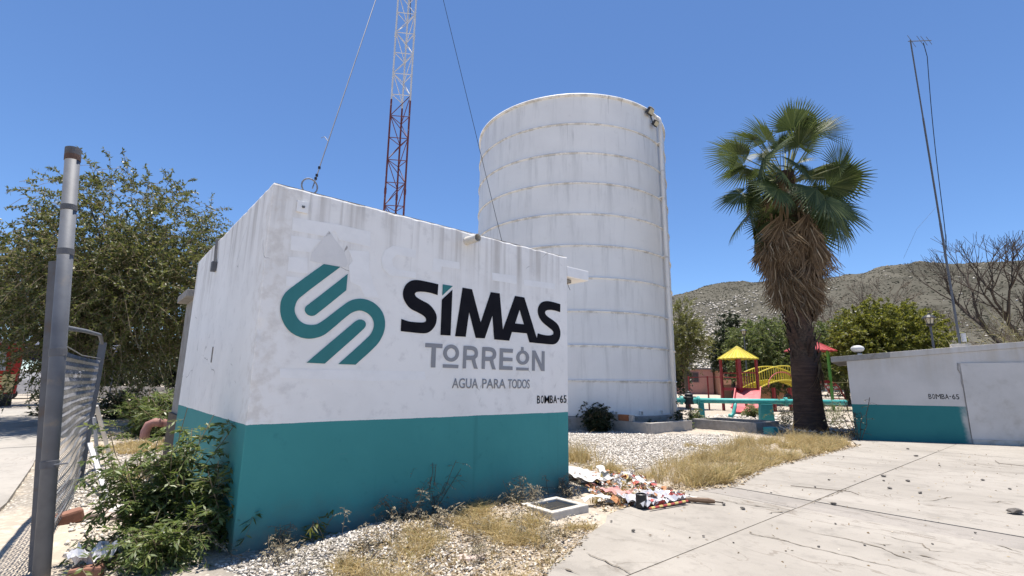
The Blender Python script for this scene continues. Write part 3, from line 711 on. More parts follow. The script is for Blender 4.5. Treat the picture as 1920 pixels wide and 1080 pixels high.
LET = {"simas":[[[2.037,2.769],[2.033,2.629],[2.008,2.633],[1.982,2.637],[1.957,2.641],[1.932,2.644],[1.902,2.645],[1.872,2.646],[1.842,2.646],[1.812,2.644],[1.792,2.642],[1.772,2.639],[1.752,2.635],[1.732,2.628],[1.724,2.624],[1.717,2.618],[1.711,2.61],[1.709,2.603],[1.711,2.593],[1.716,2.584],[1.723,2.576],[1.731,2.569],[1.752,2.558],[1.773,2.549],[1.796,2.54],[1.818,2.532],[1.842,2.524],[1.866,2.517],[1.889,2.509],[1.912,2.499],[1.93,2.487],[1.948,2.474],[1.964,2.46],[1.979,2.445],[1.993,2.43],[2.005,2.415],[2.016,2.398],[2.025,2.381],[2.03,2.366],[2.033,2.35],[2.035,2.333],[2.034,2.317],[2.032,2.298],[2.029,2.279],[2.023,2.26],[2.016,2.242],[2.006,2.224],[1.994,2.207],[1.98,2.191],[1.965,2.176],[1.951,2.164],[1.936,2.154],[1.92,2.146],[1.903,2.139],[1.881,2.134],[1.859,2.131],[1.836,2.13],[1.814,2.129],[1.746,2.129],[1.679,2.131],[1.613,2.132],[1.548,2.134],[1.547,2.279],[1.572,2.274],[1.597,2.268],[1.623,2.263],[1.649,2.259],[1.677,2.257],[1.705,2.257],[1.734,2.257],[1.762,2.258],[1.784,2.259],[1.807,2.26],[1.829,2.262],[1.851,2.266],[1.862,2.27],[1.872,2.275],[1.88,2.282],[1.884,2.291],[1.884,2.302],[1.881,2.314],[1.874,2.324],[1.866,2.333],[1.849,2.344],[1.83,2.354],[1.811,2.362],[1.792,2.369],[1.76,2.381],[1.727,2.391],[1.696,2.402],[1.665,2.415],[1.647,2.426],[1.631,2.438],[1.616,2.452],[1.602,2.467],[1.589,2.483],[1.577,2.5],[1.567,2.518],[1.559,2.536],[1.554,2.553],[1.551,2.57],[1.549,2.588],[1.55,2.606],[1.553,2.627],[1.558,2.648],[1.566,2.668],[1.575,2.688],[1.587,2.705],[1.6,2.721],[1.616,2.735],[1.633,2.748],[1.649,2.758],[1.668,2.766],[1.687,2.772],[1.706,2.776],[1.73,2.78],[1.755,2.781],[1.78,2.782],[1.805,2.781],[1.862,2.779],[1.919,2.776],[1.978,2.773]],[[2.1,2.58],[2.253,2.728],[2.25,2.133],[2.1,2.128]],[[2.412,2.777],[2.565,2.776],[2.724,2.341],[2.886,2.779],[3.044,2.781],[3.113,2.274],[3.331,2.782],[3.51,2.78],[3.765,2.198],[3.785,2.275],[3.82,2.27],[3.856,2.265],[3.892,2.261],[3.928,2.259],[3.958,2.258],[3.989,2.259],[4.02,2.261],[4.051,2.266],[4.067,2.269],[4.083,2.274],[4.098,2.28],[4.109,2.289],[4.114,2.3],[4.114,2.312],[4.111,2.323],[4.103,2.333],[4.083,2.348],[4.059,2.361],[4.034,2.373],[4.01,2.384],[3.979,2.4],[3.947,2.414],[3.916,2.43],[3.888,2.447],[3.866,2.463],[3.847,2.48],[3.829,2.498],[3.814,2.517],[3.803,2.537],[3.793,2.558],[3.787,2.579],[3.783,2.602],[3.783,2.621],[3.786,2.641],[3.792,2.661],[3.8,2.681],[3.811,2.699],[3.825,2.716],[3.841,2.733],[3.861,2.747],[3.884,2.759],[3.909,2.768],[3.935,2.776],[3.962,2.781],[3.992,2.785],[4.021,2.786],[4.051,2.786],[4.08,2.784],[4.127,2.782],[4.174,2.778],[4.221,2.773],[4.268,2.769],[4.264,2.642],[4.235,2.645],[4.207,2.649],[4.179,2.653],[4.15,2.655],[4.119,2.656],[4.087,2.656],[4.056,2.655],[4.024,2.651],[4.004,2.648],[3.984,2.644],[3.965,2.637],[3.949,2.629],[3.94,2.621],[3.935,2.612],[3.933,2.602],[3.935,2.593],[3.943,2.58],[3.954,2.568],[3.968,2.558],[3.983,2.548],[4.009,2.536],[4.037,2.526],[4.065,2.516],[4.093,2.505],[4.123,2.492],[4.153,2.478],[4.181,2.463],[4.205,2.445],[4.224,2.426],[4.238,2.405],[4.25,2.383],[4.259,2.36],[4.264,2.338],[4.266,2.316],[4.265,2.293],[4.261,2.271],[4.254,2.25],[4.245,2.228],[4.233,2.208],[4.217,2.189],[4.2,2.173],[4.18,2.158],[4.158,2.146],[4.133,2.137],[4.103,2.131],[4.071,2.129],[4.04,2.129],[4.009,2.129],[3.975,2.128],[3.942,2.128],[3.908,2.129],[3.875,2.129],[3.618,2.132],[3.566,2.259],[3.279,2.257],[3.23,2.13],[2.962,2.13],[2.922,2.458],[2.799,2.134],[2.649,2.13],[2.529,2.466],[2.486,2.133],[2.321,2.129]],[[3.42,2.592],[3.509,2.385],[3.337,2.384]]],"accent":[[[2.103,2.777],[2.256,2.777],[2.103,2.632]]],"icon":[[[0.587,2.787],[0.769,2.785],[0.664,2.682],[0.562,2.582],[0.464,2.485],[0.372,2.389],[0.361,2.375],[0.353,2.361],[0.346,2.345],[0.341,2.328],[0.337,2.31],[0.334,2.29],[0.333,2.271],[0.335,2.252],[0.339,2.234],[0.346,2.217],[0.355,2.201],[0.365,2.185],[0.374,2.172],[0.385,2.16],[0.397,2.15],[0.41,2.141],[0.424,2.133],[0.439,2.126],[0.454,2.122],[0.47,2.119],[0.492,2.118],[0.515,2.118],[0.537,2.121],[0.559,2.127],[0.576,2.133],[0.592,2.143],[0.607,2.154],[0.621,2.165],[0.674,2.212],[0.727,2.262],[0.78,2.312],[0.836,2.363],[0.855,2.38],[0.875,2.397],[0.896,2.413],[0.919,2.427],[0.945,2.439],[0.973,2.449],[1.001,2.456],[1.031,2.46],[1.062,2.461],[1.094,2.459],[1.125,2.453],[1.156,2.444],[1.185,2.433],[1.212,2.418],[1.238,2.4],[1.262,2.38],[1.282,2.359],[1.3,2.336],[1.315,2.311],[1.327,2.284],[1.336,2.255],[1.342,2.225],[1.344,2.195],[1.344,2.165],[1.341,2.136],[1.335,2.109],[1.327,2.081],[1.317,2.055],[1.304,2.027],[1.29,2.0],[1.273,1.974],[1.254,1.95],[1.198,1.89],[1.14,1.833],[1.081,1.778],[1.025,1.724],[0.833,1.724],[0.911,1.8],[0.991,1.878],[1.073,1.959],[1.154,2.043],[1.168,2.06],[1.18,2.078],[1.19,2.097],[1.198,2.117],[1.204,2.137],[1.207,2.159],[1.207,2.18],[1.205,2.201],[1.2,2.219],[1.191,2.237],[1.181,2.253],[1.169,2.269],[1.154,2.282],[1.138,2.294],[1.121,2.304],[1.103,2.312],[1.085,2.318],[1.067,2.323],[1.048,2.326],[1.029,2.325],[1.007,2.321],[0.986,2.315],[0.966,2.306],[0.947,2.296],[0.929,2.284],[0.912,2.27],[0.896,2.255],[0.88,2.241],[0.829,2.191],[0.78,2.14],[0.731,2.092],[0.681,2.045],[0.664,2.031],[0.646,2.019],[0.628,2.008],[0.608,1.999],[0.583,1.99],[0.557,1.982],[0.53,1.976],[0.504,1.973],[0.477,1.973],[0.45,1.976],[0.424,1.98],[0.399,1.988],[0.373,1.997],[0.348,2.01],[0.324,2.024],[0.302,2.041],[0.282,2.06],[0.263,2.082],[0.247,2.105],[0.232,2.13],[0.22,2.153],[0.211,2.177],[0.204,2.202],[0.198,2.227],[0.194,2.25],[0.192,2.274],[0.192,2.298],[0.193,2.322],[0.196,2.34],[0.2,2.359],[0.206,2.377],[0.213,2.394],[0.221,2.411],[0.23,2.427],[0.241,2.442],[0.252,2.456],[0.331,2.537],[0.414,2.619],[0.499,2.702]],[[0.857,2.719],[0.856,2.534],[0.777,2.455],[0.7,2.377],[0.625,2.302],[0.55,2.23],[0.541,2.223],[0.531,2.218],[0.52,2.214],[0.509,2.212],[0.496,2.213],[0.483,2.216],[0.471,2.22],[0.46,2.227],[0.452,2.234],[0.445,2.243],[0.439,2.252],[0.435,2.263],[0.434,2.272],[0.434,2.282],[0.436,2.292],[0.44,2.301],[0.449,2.314],[0.459,2.324],[0.47,2.334],[0.481,2.345],[0.571,2.434],[0.663,2.526],[0.759,2.621]],[[0.501,1.726],[0.689,1.724],[0.784,1.818],[0.883,1.916],[0.984,2.016],[1.087,2.122],[1.095,2.132],[1.103,2.144],[1.108,2.156],[1.111,2.169],[1.111,2.18],[1.108,2.19],[1.103,2.2],[1.096,2.209],[1.086,2.216],[1.074,2.221],[1.061,2.224],[1.048,2.225],[1.036,2.224],[1.024,2.221],[1.012,2.215],[1.001,2.209],[0.986,2.198],[0.972,2.186],[0.959,2.173],[0.946,2.16],[0.828,2.046],[0.715,1.936],[0.606,1.829]]],"tor":[[[1.889,2.016],[2.137,2.017],[2.134,1.964],[2.043,1.965],[2.045,1.724],[1.982,1.723],[1.981,1.966],[1.889,1.965]],[[2.39,1.916],[2.388,1.892],[2.38,1.868],[2.367,1.847],[2.348,1.829],[2.326,1.815],[2.301,1.806],[2.274,1.802],[2.248,1.804],[2.222,1.811],[2.199,1.823],[2.18,1.839],[2.165,1.859],[2.155,1.881],[2.151,1.905],[2.153,1.929],[2.161,1.952],[2.174,1.973],[2.192,1.991],[2.213,2.005],[2.238,2.015],[2.265,2.019],[2.291,2.018],[2.317,2.011],[2.341,2.0],[2.361,1.983],[2.376,1.963],[2.386,1.941]],[[2.339,1.913],[2.338,1.899],[2.334,1.886],[2.326,1.874],[2.316,1.864],[2.303,1.856],[2.289,1.851],[2.274,1.849],[2.259,1.849],[2.245,1.853],[2.232,1.86],[2.221,1.869],[2.213,1.88],[2.207,1.893],[2.205,1.906],[2.206,1.92],[2.21,1.933],[2.218,1.945],[2.228,1.955],[2.24,1.963],[2.254,1.969],[2.269,1.971],[2.284,1.97],[2.298,1.966],[2.311,1.96],[2.323,1.951],[2.331,1.939],[2.337,1.927]],[[2.152,1.768],[2.388,1.766],[2.383,1.723],[2.152,1.725]],[[2.458,2.015],[2.495,2.017],[2.531,2.018],[2.568,2.019],[2.605,2.017],[2.623,2.014],[2.64,2.008],[2.655,2.001],[2.668,1.991],[2.678,1.979],[2.684,1.966],[2.688,1.952],[2.691,1.937],[2.692,1.923],[2.691,1.909],[2.688,1.896],[2.683,1.882],[2.675,1.873],[2.664,1.866],[2.654,1.858],[2.65,1.849],[2.657,1.817],[2.669,1.786],[2.683,1.756],[2.696,1.725],[2.634,1.727],[2.591,1.837],[2.506,1.833],[2.504,1.726],[2.454,1.724]],[[2.512,1.967],[2.531,1.967],[2.551,1.967],[2.57,1.967],[2.59,1.965],[2.6,1.963],[2.609,1.961],[2.618,1.957],[2.626,1.952],[2.632,1.948],[2.636,1.942],[2.638,1.936],[2.64,1.93],[2.639,1.923],[2.638,1.915],[2.635,1.908],[2.629,1.902],[2.621,1.898],[2.612,1.895],[2.602,1.893],[2.592,1.892],[2.572,1.89],[2.551,1.89],[2.53,1.891],[2.509,1.891]],[[2.763,2.017],[2.8,2.018],[2.838,2.02],[2.876,2.021],[2.913,2.018],[2.931,2.015],[2.949,2.009],[2.964,2.001],[2.978,1.991],[2.988,1.98],[2.995,1.967],[3.0,1.953],[3.002,1.938],[3.002,1.924],[3.0,1.91],[2.995,1.895],[2.989,1.881],[2.98,1.872],[2.968,1.865],[2.958,1.857],[2.954,1.847],[2.96,1.816],[2.972,1.785],[2.986,1.755],[2.999,1.725],[2.939,1.726],[2.894,1.836],[2.812,1.833],[2.812,1.727],[2.759,1.727]],[[2.816,1.967],[2.835,1.967],[2.853,1.967],[2.872,1.967],[2.891,1.966],[2.901,1.964],[2.911,1.962],[2.921,1.958],[2.929,1.954],[2.935,1.949],[2.939,1.944],[2.942,1.937],[2.943,1.931],[2.943,1.923],[2.941,1.916],[2.938,1.908],[2.932,1.902],[2.924,1.898],[2.914,1.895],[2.903,1.893],[2.893,1.891],[2.873,1.89],[2.853,1.89],[2.833,1.89],[2.814,1.89]],[[3.065,2.016],[3.305,2.018],[3.298,1.964],[3.124,1.962],[3.125,1.895],[3.297,1.892],[3.295,1.846],[3.124,1.844],[3.124,1.776],[3.299,1.774],[3.299,1.725],[3.062,1.724]],[[3.613,1.911],[3.61,1.888],[3.601,1.866],[3.586,1.846],[3.567,1.829],[3.544,1.816],[3.518,1.808],[3.49,1.805],[3.463,1.806],[3.437,1.813],[3.414,1.824],[3.395,1.839],[3.381,1.858],[3.371,1.878],[3.368,1.9],[3.371,1.923],[3.379,1.945],[3.393,1.964],[3.412,1.981],[3.435,1.994],[3.461,2.003],[3.488,2.007],[3.515,2.006],[3.542,2.0],[3.565,1.989],[3.585,1.974],[3.6,1.955],[3.61,1.934]],[[3.552,1.908],[3.551,1.895],[3.546,1.882],[3.539,1.871],[3.529,1.861],[3.517,1.854],[3.504,1.849],[3.49,1.847],[3.476,1.848],[3.463,1.852],[3.451,1.858],[3.441,1.867],[3.433,1.878],[3.429,1.89],[3.427,1.903],[3.428,1.916],[3.433,1.929],[3.44,1.94],[3.45,1.95],[3.461,1.958],[3.475,1.963],[3.488,1.965],[3.502,1.964],[3.516,1.96],[3.528,1.954],[3.538,1.945],[3.546,1.934],[3.55,1.921]],[[3.458,2.056],[3.505,2.055],[3.503,2.005],[3.456,2.003]],[[3.37,1.764],[3.605,1.763],[3.602,1.726],[3.369,1.723]],[[3.675,2.018],[3.738,2.017],[3.867,1.822],[3.869,2.018],[3.926,2.018],[3.924,1.726],[3.856,1.727],[3.729,1.923],[3.727,1.727],[3.672,1.726]]]}

# ------------------------------------------------------------------ pump house with the painted sign
ph = thing('pump_house', 'white pump house with teal base band and painted waterworks sign', 'pump house', ab(0, 0))
def wall_shell():
    st = .06
    sides = [((0, 0), A2, PW, N2), ((PW, 0), B2, PD, A2), ((PW, PD), -A2, PW, B2), ((0, PD), -B2, PD, -A2)]
    P, Nn, corner = [], [], []
    for (uv, d, L, n) in sides:
        n_ = int(L / st)
        o = np.array(ab(*uv)[:2])
        for i in range(n_ + 1):
            s_ = .012 + (L - .024) * i / n_
            P.append(o + d * s_); Nn.append(n)
    P = np.array(P); Nn = np.array(Nn)
    zs = list(np.arange(-.25, PH - .03, .06)) + [PH - .022, PH - .006, PH]
    ins = [0] * (len(zs) - 2) + [.006, .02]
    k = len(P); V = []; cor = []
    for z, i_ in zip(zs, ins):
        for p, n in zip(P, Nn):
            q = Vector((p[0], p[1], z))
            dc = math.hypot(p[0] - CA[0], p[1] - CA[1])
            w = .5 + .5 * mn.noise(q * 1.7); w2 = .5 + .5 * mn.noise(q * 9)
            d = .004 * w + .002 * w2
            if dc < .09 and 1.0 < z < 2.15: d += .028 * max(0, mn.noise(Vector((1.3, 4, z * 5.2))) + .12) * (1 - dc / .09)
            zz = z
            if z > PH - .03: zz = z - .016 * max(0, mn.noise(q * 5.5)) ; d += .01 * max(0, mn.noise(q * 8 + Vector((9, 2, 1))))
            V.append((p[0] - n[0] * (d + i_), p[1] - n[1] * (d + i_), zz)); cor.append(dc)
    V = np.array(V) - ORG[ph.name]
    r = len(zs); Q = []
    for j in range(r - 1):
        for i in range(k):
            i2 = (i + 1) % k
            Q.append((j * k + i, j * k + i2, (j + 1) * k + i2, (j + 1) * k + i))
    me = bpy.data.meshes.new('wall'); me.from_pydata(V.tolist(), [], Q); me.update()
    a_ = me.attributes.new('corner', 'FLOAT', 'POINT'); a_.data.foreach_set('value', np.array(cor, np.float32))
    o = link_mesh('wall', me, M['wall'], ph)
    b = MB(); q = [V[(r - 1) * k + i] + ORG[ph.name] for i in range(k)]
    b.add(q, [tuple(range(k))]).build('roof', M['cement_lt'], ph)
wall_shell()
FRONT = Matrix(((A2[0], 0, N2[0], CA[0]), (A2[1], 0, N2[1], CA[1]), (0, 1, 0, 0), (0, 0, 0, 1)))
def onwall(off): return FRONT @ Matrix.Translation((0, 0, off))
flat_shape('lettering', LET['simas'], onwall(.003), M['black'], ph)
flat_shape('lettering', LET['accent'], onwall(.003), M['teal'], ph)
flat_shape('emblem', LET['icon'], onwall(.003), M['teal'], ph)
flat_shape('lettering', LET['tor'], onwall(.003), M['grey'], ph)
for (s_, u0, z0, w_, h_) in (('AGUA', 2.301, 1.474, .405, .125), ('PARA', 2.776, 1.474, .40, .125), ('TODOS', 3.222, 1.474, .405, .125)):
    text_shape('lettering', s_, w_, h_, onwall(.001) @ Matrix.Translation((u0, z0, 0)), M['grey'], ph, bold=.006)
def well_number(m4, u0, z0, w, h, parent, bold):
    for ch, a_, b_ in zip('BOMBA-65', (180, 355, 510, 775, 930, 1130, 1255, 1430), (310, 470, 745, 905, 1100, 1205, 1395, 1565)):
        k0, k1 = (a_ - 180) / 1385, (b_ - 180) / 1385
        hh, zz = (h, z0) if ch != '-' else (h * .16, z0 + h * .48)
        text_shape('lettering', ch, w * (k1 - k0), hh, m4 @ Matrix.Translation((u0 + w * k0, zz, 0)), M['black'], parent, bold=bold if ch != '-' else 0)
well_number(onwall(.001), 3.775, 1.262, .615, .112, ph, .006)
GH = [[(0.224, 3.232), (0.45, 3.245), (0.701, 3.262), (1.09, 3.259), (1.098, 3.079), (0.735, 3.09), (0.672, 3.187), (0.584, 3.096), (0.231, 3.09)],
      [(0.227, 3.034), (0.537, 3.046), (0.469, 2.957), (0.434, 2.889), (0.234, 2.877)], [(0.225, 2.803), (0.411, 2.824), (0.43, 2.655), (0.228, 2.652)],
      [(0.222, 2.597), (0.403, 2.599), (0.293, 2.499), (0.228, 2.49)],
      [(0.85, 2.994), (1.092, 3.021), (1.102, 2.825), (1.179, 2.623), (1.25, 2.5), (1.08, 2.48), (1.01, 2.599), (0.896, 2.637), (0.864, 2.814), (0.905, 2.875)],
      [(1.384, 3.15), (1.695, 3.155), (1.701, 3.055), (1.433, 3.046), (1.385, 2.979), (1.4, 2.904), (1.465, 2.866), (1.711, 2.876), (1.716, 2.796), (1.367, 2.782), (1.272, 2.853), (1.245, 2.954), (1.286, 3.077)],
      [(1.95, 3.10), (2.35, 3.11), (2.36, 3.02), (2.08, 3.01), (2.07, 2.93), (1.94, 2.92)], [(2.9, 3.06), (3.35, 3.08), (3.36, 2.96), (2.91, 2.95)],
      [(3.5, 3.05), (4.15, 3.08), (4.16, 2.99), (3.51, 2.96)], [(.25, 1.66), (1.9, 1.67), (1.92, 1.57), (1.2, 1.55), (.26, 1.57)]]
for g_ in GH: flat_shape('old_paint', [g_], onwall(-.0005), M['ghost'], ph, .001)
flat_shape('old_paint', [[(.61, 3.17), (.70, 3.07), (.80, 2.97), (.85, 2.84), (.83, 2.79), (.66, 2.79), (.52, 2.79), (.44, 2.80), (.45, 2.89), (.51, 2.98)]], onwall(-.0005), M['ghostdark'], ph, .001)
# wall fittings
pl = MB().box(Vector(ab(.31, 0, 3.366)) + N3 * .008, (.118, .012, .122), (A3, N3, Z3)).build('anchor_plate', M['ghost'], ph, bevel=.002)
MB().lathe(Vector(ab(.315, 0, 3.368)) + N3 * .014, [(.016, 0), (.016, .012), (.008, .018)], 10, ax=(A3, Z3, N3)).build('bolt', M['galv'], pl)
dp = Vector(ab(2.455, 0, 3.425)); dd = (N3 + A3 * .12 + Z3 * .03).normalized()
t = MB(); t.lathe(dp - dd * .05, [(.056, 0), (.056, .27), (.049, .27), (.049, .1), (.0, .1)], 20, ax=(A3, Z3, dd)); dpo = t.build('drain_pipe', M['pvc'], ph, smooth=False)
MB().lathe(dp, [(.048, .12), (.048, .121)], 16, ax=(A3, Z3, dd)).build('bore_shade', M['dark'], dpo)  # black disc across the bore, painting the shade inside the pipe
MB().box(Vector(ab(PW + .26, .55, 3.325)), (.52, 1.1, .17), (A3, B3, Z3)).build('canopy', M['ghost'], ph, bevel=.012)
t = MB(); t.box(Vector(ab(PW + .12, .2, 3.2)), (.16, .2, .06), (A3, B3, Z3)); cl = t.build('canopy_lamp', M['cement'], ph, bevel=.01)
MB().tube([ab(PW + .16, .15, 3.18), ab(PW + .17, .14, 3.12), ab(PW + .2, .13, 3.06)], .004, 4).build('loose_wire', M['cable'], cl)
MB().box(Vector(ab(0, 2.76, 3.14)) - A3 * .03, (.06, .11, .14), (A3, B3, Z3)).build('junction_box', M['galv_old'], ph, bevel=.004)
for db in (0, -.09):
    MB().tube([Vector(ab(0, 2.80 + db, 3.2)) - A3 * .02, Vector(ab(0, 2.86 + db, 3.4)) - A3 * .02, Vector(ab(0, 2.90 + db, PH)) - A3 * .02, Vector(ab(.06, 2.92 + db, PH + .03))], .012, 6).build('conduit', M['galv_old'], ph)
MB().box(Vector(ab(-.004, 2.15, 1.86)), (.012, .03, .2), (A3, B3, Z3)).build('patch_mark', M['cement'], ph)

an = thing('rear_annex', 'bare grey cement block wall standing behind the pump house', 'annex', ab(.3, 5.6))
MB().box(Vector(ab(1.0, 5.2, 1.4)), (1.9, 1.15, 3.1), (A3, B3, Z3)).build('wall', M['cement'], an, bevel=.01)
MB().box(Vector(ab(.97, 5.2, 3.0)), (2.15, 1.17, .12), (A3, B3, Z3)).build('roof_slab', M['cement'], an, bevel=.01)
MB().box(Vector(ab(.98, 5.2, .4)), (1.94, 1.17, 1.1), (A3, B3, Z3)).build('plinth', M['bark'], an, bevel=.01)

# ------------------------------------------------------------------ radio mast on the roof, guys
MX, MY = -2.05, 8.0
mast = thing('radio_mast', 'red and white lattice radio mast on the pump house roof', 'mast', (MX, MY, PH))
fw = .33; yaw0 = R_(98)
LG = [(MX + fw / math.sqrt(3) * math.cos(yaw0 + k * 2.0944), MY + fw / math.sqrt(3) * math.sin(yaw0 + k * 2.0944)) for k in range(3)]
ZRW, ZTOP, BAY = 6.5, 13.6, .42
for (x, y) in LG:
    MB().tube([(x, y, PH), (x, y, ZRW)], .0165, 8).build('leg', M['red_steel'], mast)
    MB().tube([(x, y, ZRW), (x, y, ZTOP)], .0165, 8).build('leg', M['white_steel'], mast)
    z_ = PH + 1.2
    while z_ < ZTOP:
        MB().tube([(x, y, z_ - .05), (x, y, z_ + .05)], .022, 8).build('coupling', M['red_steel'] if z_ < ZRW else M['white_steel'], mast); z_ += 3.05
bm_ = {}
def brace(p, q, mt):
    d = Vector(q) - Vector(p); L = d.length
    key = (round(L, 3), mt)
    if key not in bm_:
        bm_[key] = MB().tube([(0, 0, 0), (0, 0, L)], .0075, 5)
        me = bpy.data.meshes.new('brace'); me.from_pydata(bm_[key].v, [], bm_[key].f); me.materials.append(M[mt]); bm_[key] = me
    o = bpy.data.objects.new('brace', bm_[key]); COL.objects.link(o); o.parent = mast
    o.location = Vector(p) - Vector(ORG[mast.name]); o.rotation_mode = 'QUATERNION'; o.rotation_quaternion = d.to_track_quat('Z', 'Y')
z_ = PH + .1; i_ = 0
while z_ + BAY < ZTOP:
    mt = 'red_steel' if z_ + BAY * .5 < ZRW else 'white_steel'
    for k in range(3):
        p, q = LG[k], LG[(k + 1) % 3]
        brace((*p, z_), (*q, z_), mt)
        if (i_ + k) % 2: brace((*p, z_), (*q, z_ + BAY), mt)
        else: brace((*q, z_), (*p, z_ + BAY), mt)
    z_ += BAY; i_ += 1
t = MB(); t.tube([(LG[0][0] - .03, LG[0][1], ZTOP), (LG[0][0] - .09, LG[0][1] - .02, 11.2), (LG[0][0] - .03, LG[0][1] - .03, 10.4), (LG[0][0] + .03, LG[0][1] - .05, 9.2), (LG[0][0] + .06, LG[0][1] - .05, 8.4)], .008, 5)
t.build('coax_cable', M['galv_old'], mast)
t = MB(); t.tube([(MX - .2, MY - .05, 11.9), (MX - .34, MY - .05, 11.0), (MX - .26, MY - .05, 10.35), (MX - .2, MY - .03, 10.25)], .006, 4); t.box((MX - .27, MY - .05, 10.3), (.03, .03, .07)); t.build('hanging_connector', M['cable'], mast)
top = Vector((MX, MY, 11.35))
def guy(anchor, label, ring):
    a_ = Vector(anchor); d = (top - a_).normalized()
    g = thing('guy_wire', label, 'guy wire', tuple(a_), 'guy wires of the radio mast')
    MB().tube([a_ + d * .02, a_ + d * .5, top], .0065 if ring else .005, 5).build('strand', M['strand'] if ring else M['cable'], g)
    if ring:
        t = MB(); c = a_ + Vector((-.03, 0, .04)); pts = []
        for k in range(19):
            A = 2 * math.pi * k / 18; pts.append(c + A3 * .085 * math.cos(A) + Z3 * .09 * math.sin(A))
        t.tube(pts, .009, 6, caps=False); t.build('anchor_ring', M['strand'], g)
        t = MB()
        for e in (.17, .22, .34): t.box(a_ + d * e, (.022, .022, .03))
        t.build('wire_clip', M['cable'], g)
        t = MB(); h = a_ + d * .78; t.tube([h, h + Vector((-.05, 0, .06)), h + Vector((-.09, 0, .04))], .004, 4); t.build('wire_tail', M['strand'], g)
    else:
        MB().lathe(a_ - Vector((0, 0, .04)), [(.03, 0), (.03, .04), (.012, .06)], 8).build('anchor_eye', M['strand'], g)
guy(ab(.42, .10, PH + .06), 'pale guy wire hooked to a ring above the sign corner', True)
guy(ab(4.2, 1.2, PH), 'thin dark guy wire crossing in front of the water tank', False)

# ------------------------------------------------------------------ water tank
tank = thing('water_tank', 'tall white riveted steel water tank with horizontal ring seams', 'water tank', (TX, TY, 0))
tank.location = (TX, TY, TZ0); ORG[tank.name] = np.array((TX, TY, TZ0))
HC = (TZ1 - TZ0) / 10; NS = 144
def tcirc(r, z, n=NS): 
    A = np.arange(n) * 2 * np.pi / n; return np.stack([TX + r * np.cos(A), TY + r * np.sin(A), np.full(n, z)], -1)
for k in range(10):
    z0 = TZ0 + k * HC; off = RNG.integers(0, 12)
    r0 = TR + (.004 if k % 2 else 0)
    # each course is rolled from six plates; every plate laps a few millimetres over the next
    A = np.arange(NS) * 2 * np.pi / NS; ph_ = ((np.arange(NS) + off) % 24) / 24
    rad = r0 + .007 * ph_
    prof = [z0, z0 + HC * .5, z0 + HC]
    bulge = [0, .008, 0]
    V = np.concatenate([np.stack([TX + (rad + b_) * np.cos(A), TY + (rad + b_) * np.sin(A), np.full(NS, z)], -1) for z, b_ in zip(prof, bulge)])
    Q = [(j * NS + i, j * NS + (i + 1) % NS, (j + 1) * NS + (i + 1) % NS, (j + 1) * NS + i) for j in range(2) for i in range(NS)]
    link_mesh('plate_course', fast_mesh('plate_course', V - ORG[tank.name], Q), M['tank'], tank)
    z1 = z0 + HC
    rr_ = [(TR + .01, z1 - .045), (TR + .046, z1 - .038), (TR + .05, z1 - .01), (TR + .046, z1 + .014), (TR + .02, z1 + .022), (TR - .03, z1 + .02)] if k < 9 else [(TR + .01, z1 - .07), (TR + .08, z1 - .06), (TR + .085, z1 + .01), (TR - .03, z1 + .012)]
    V = np.concatenate([tcirc(r, z) for r, z in rr_])
    Q = [(j * NS + i, j * NS + (i + 1) % NS, (j + 1) * NS + (i + 1) % NS, (j + 1) * NS + i) for j in range(len(rr_) - 1) for i in range(NS)]
    link_mesh('ring_seam', fast_mesh('ring_seam', V - ORG[tank.name], Q), M['tank'], tank, smooth=True)
MB().lathe((TX, TY, TZ1 - .02), [(TR - .02, 0), (.3, .35), (.01, .36)], 72).build('roof', M['tank'], tank)
MB().lathe((TX, TY, -.2), [(TR + .2, 0), (TR + .2, TZ0 + .17), (TR + .12, TZ0 + .195), (TR - .1, TZ0 + .2)], 96).build('foundation_ring', M['cement'], tank)
rr_ = [(TR + .0, TZ0 + .005), (TR + .10, TZ0 + .006), (TR + .10, TZ0 + .03), (TR + .01, TZ0 + .035)]
MB().lathe((TX, TY, 0), rr_, 96).build('base_flange', M['tank'], tank)
for k in range(26):
    A = 2 * math.pi * k / 26 + .1; e = Vector((math.cos(A), math.sin(A), 0)); p = Vector((TX, TY, TZ0 + .1)) + e * (TR + .05)
    t = MB(); tt = Vector((-e.y, e.x, 0))
    t.box(p - tt * .06, (.09, .02, .14), (e, tt, Z3)); t.box(p + tt * .06, (.09, .02, .14), (e, tt, Z3)); t.box(p + Vector((0, 0, .07)), (.09, .16, .02), (e, tt, Z3))
    t.build('anchor_bracket', M['tank'], tank)
A = R_(-39); e = Vector((math.cos(A), math.sin(A), 0)); pc = Vector((TX, TY, 0)) + e * (TR + .17)
pts = [pc + Vector((0, 0, .25)), pc + Vector((0, 0, 6)), pc + Vector((0, 0, TZ1 - .25))] + [pc + Vector((0, 0, TZ1 - .25)) + (-e * (.28 - .28 * math.cos(q)) + Z3 * .28 * math.sin(q)) for q in (R_(30), R_(60), R_(90))] + [pc + Vector((0, 0, TZ1 + .03)) - e * .8]
MB().tube(pts, .075, 12).build('overflow_pipe', M['tank'], tank, smooth=True)
for z_ in (1.7, 4.1, 6.6, 9.1, 11.5):
    MB().box(pc - e * .1 + Vector((0, 0, z_)), (.26, .24, .04), (e, Vector((-e.y, e.x, 0)), Z3)).build('pipe_clamp', M['tank'], tank)
A = R_(-44); e = Vector((math.cos(A), math.sin(A), 0)); fl = Vector((TX, TY, TZ1 - .15)) + e * (TR + .1)
tp = Vector((-e.y, e.x, 0))
f1 = thing('floodlight', 'upper black floodlight bolted to the tank rim', 'floodlight', tuple(fl), 'floodlights at the tank rim')
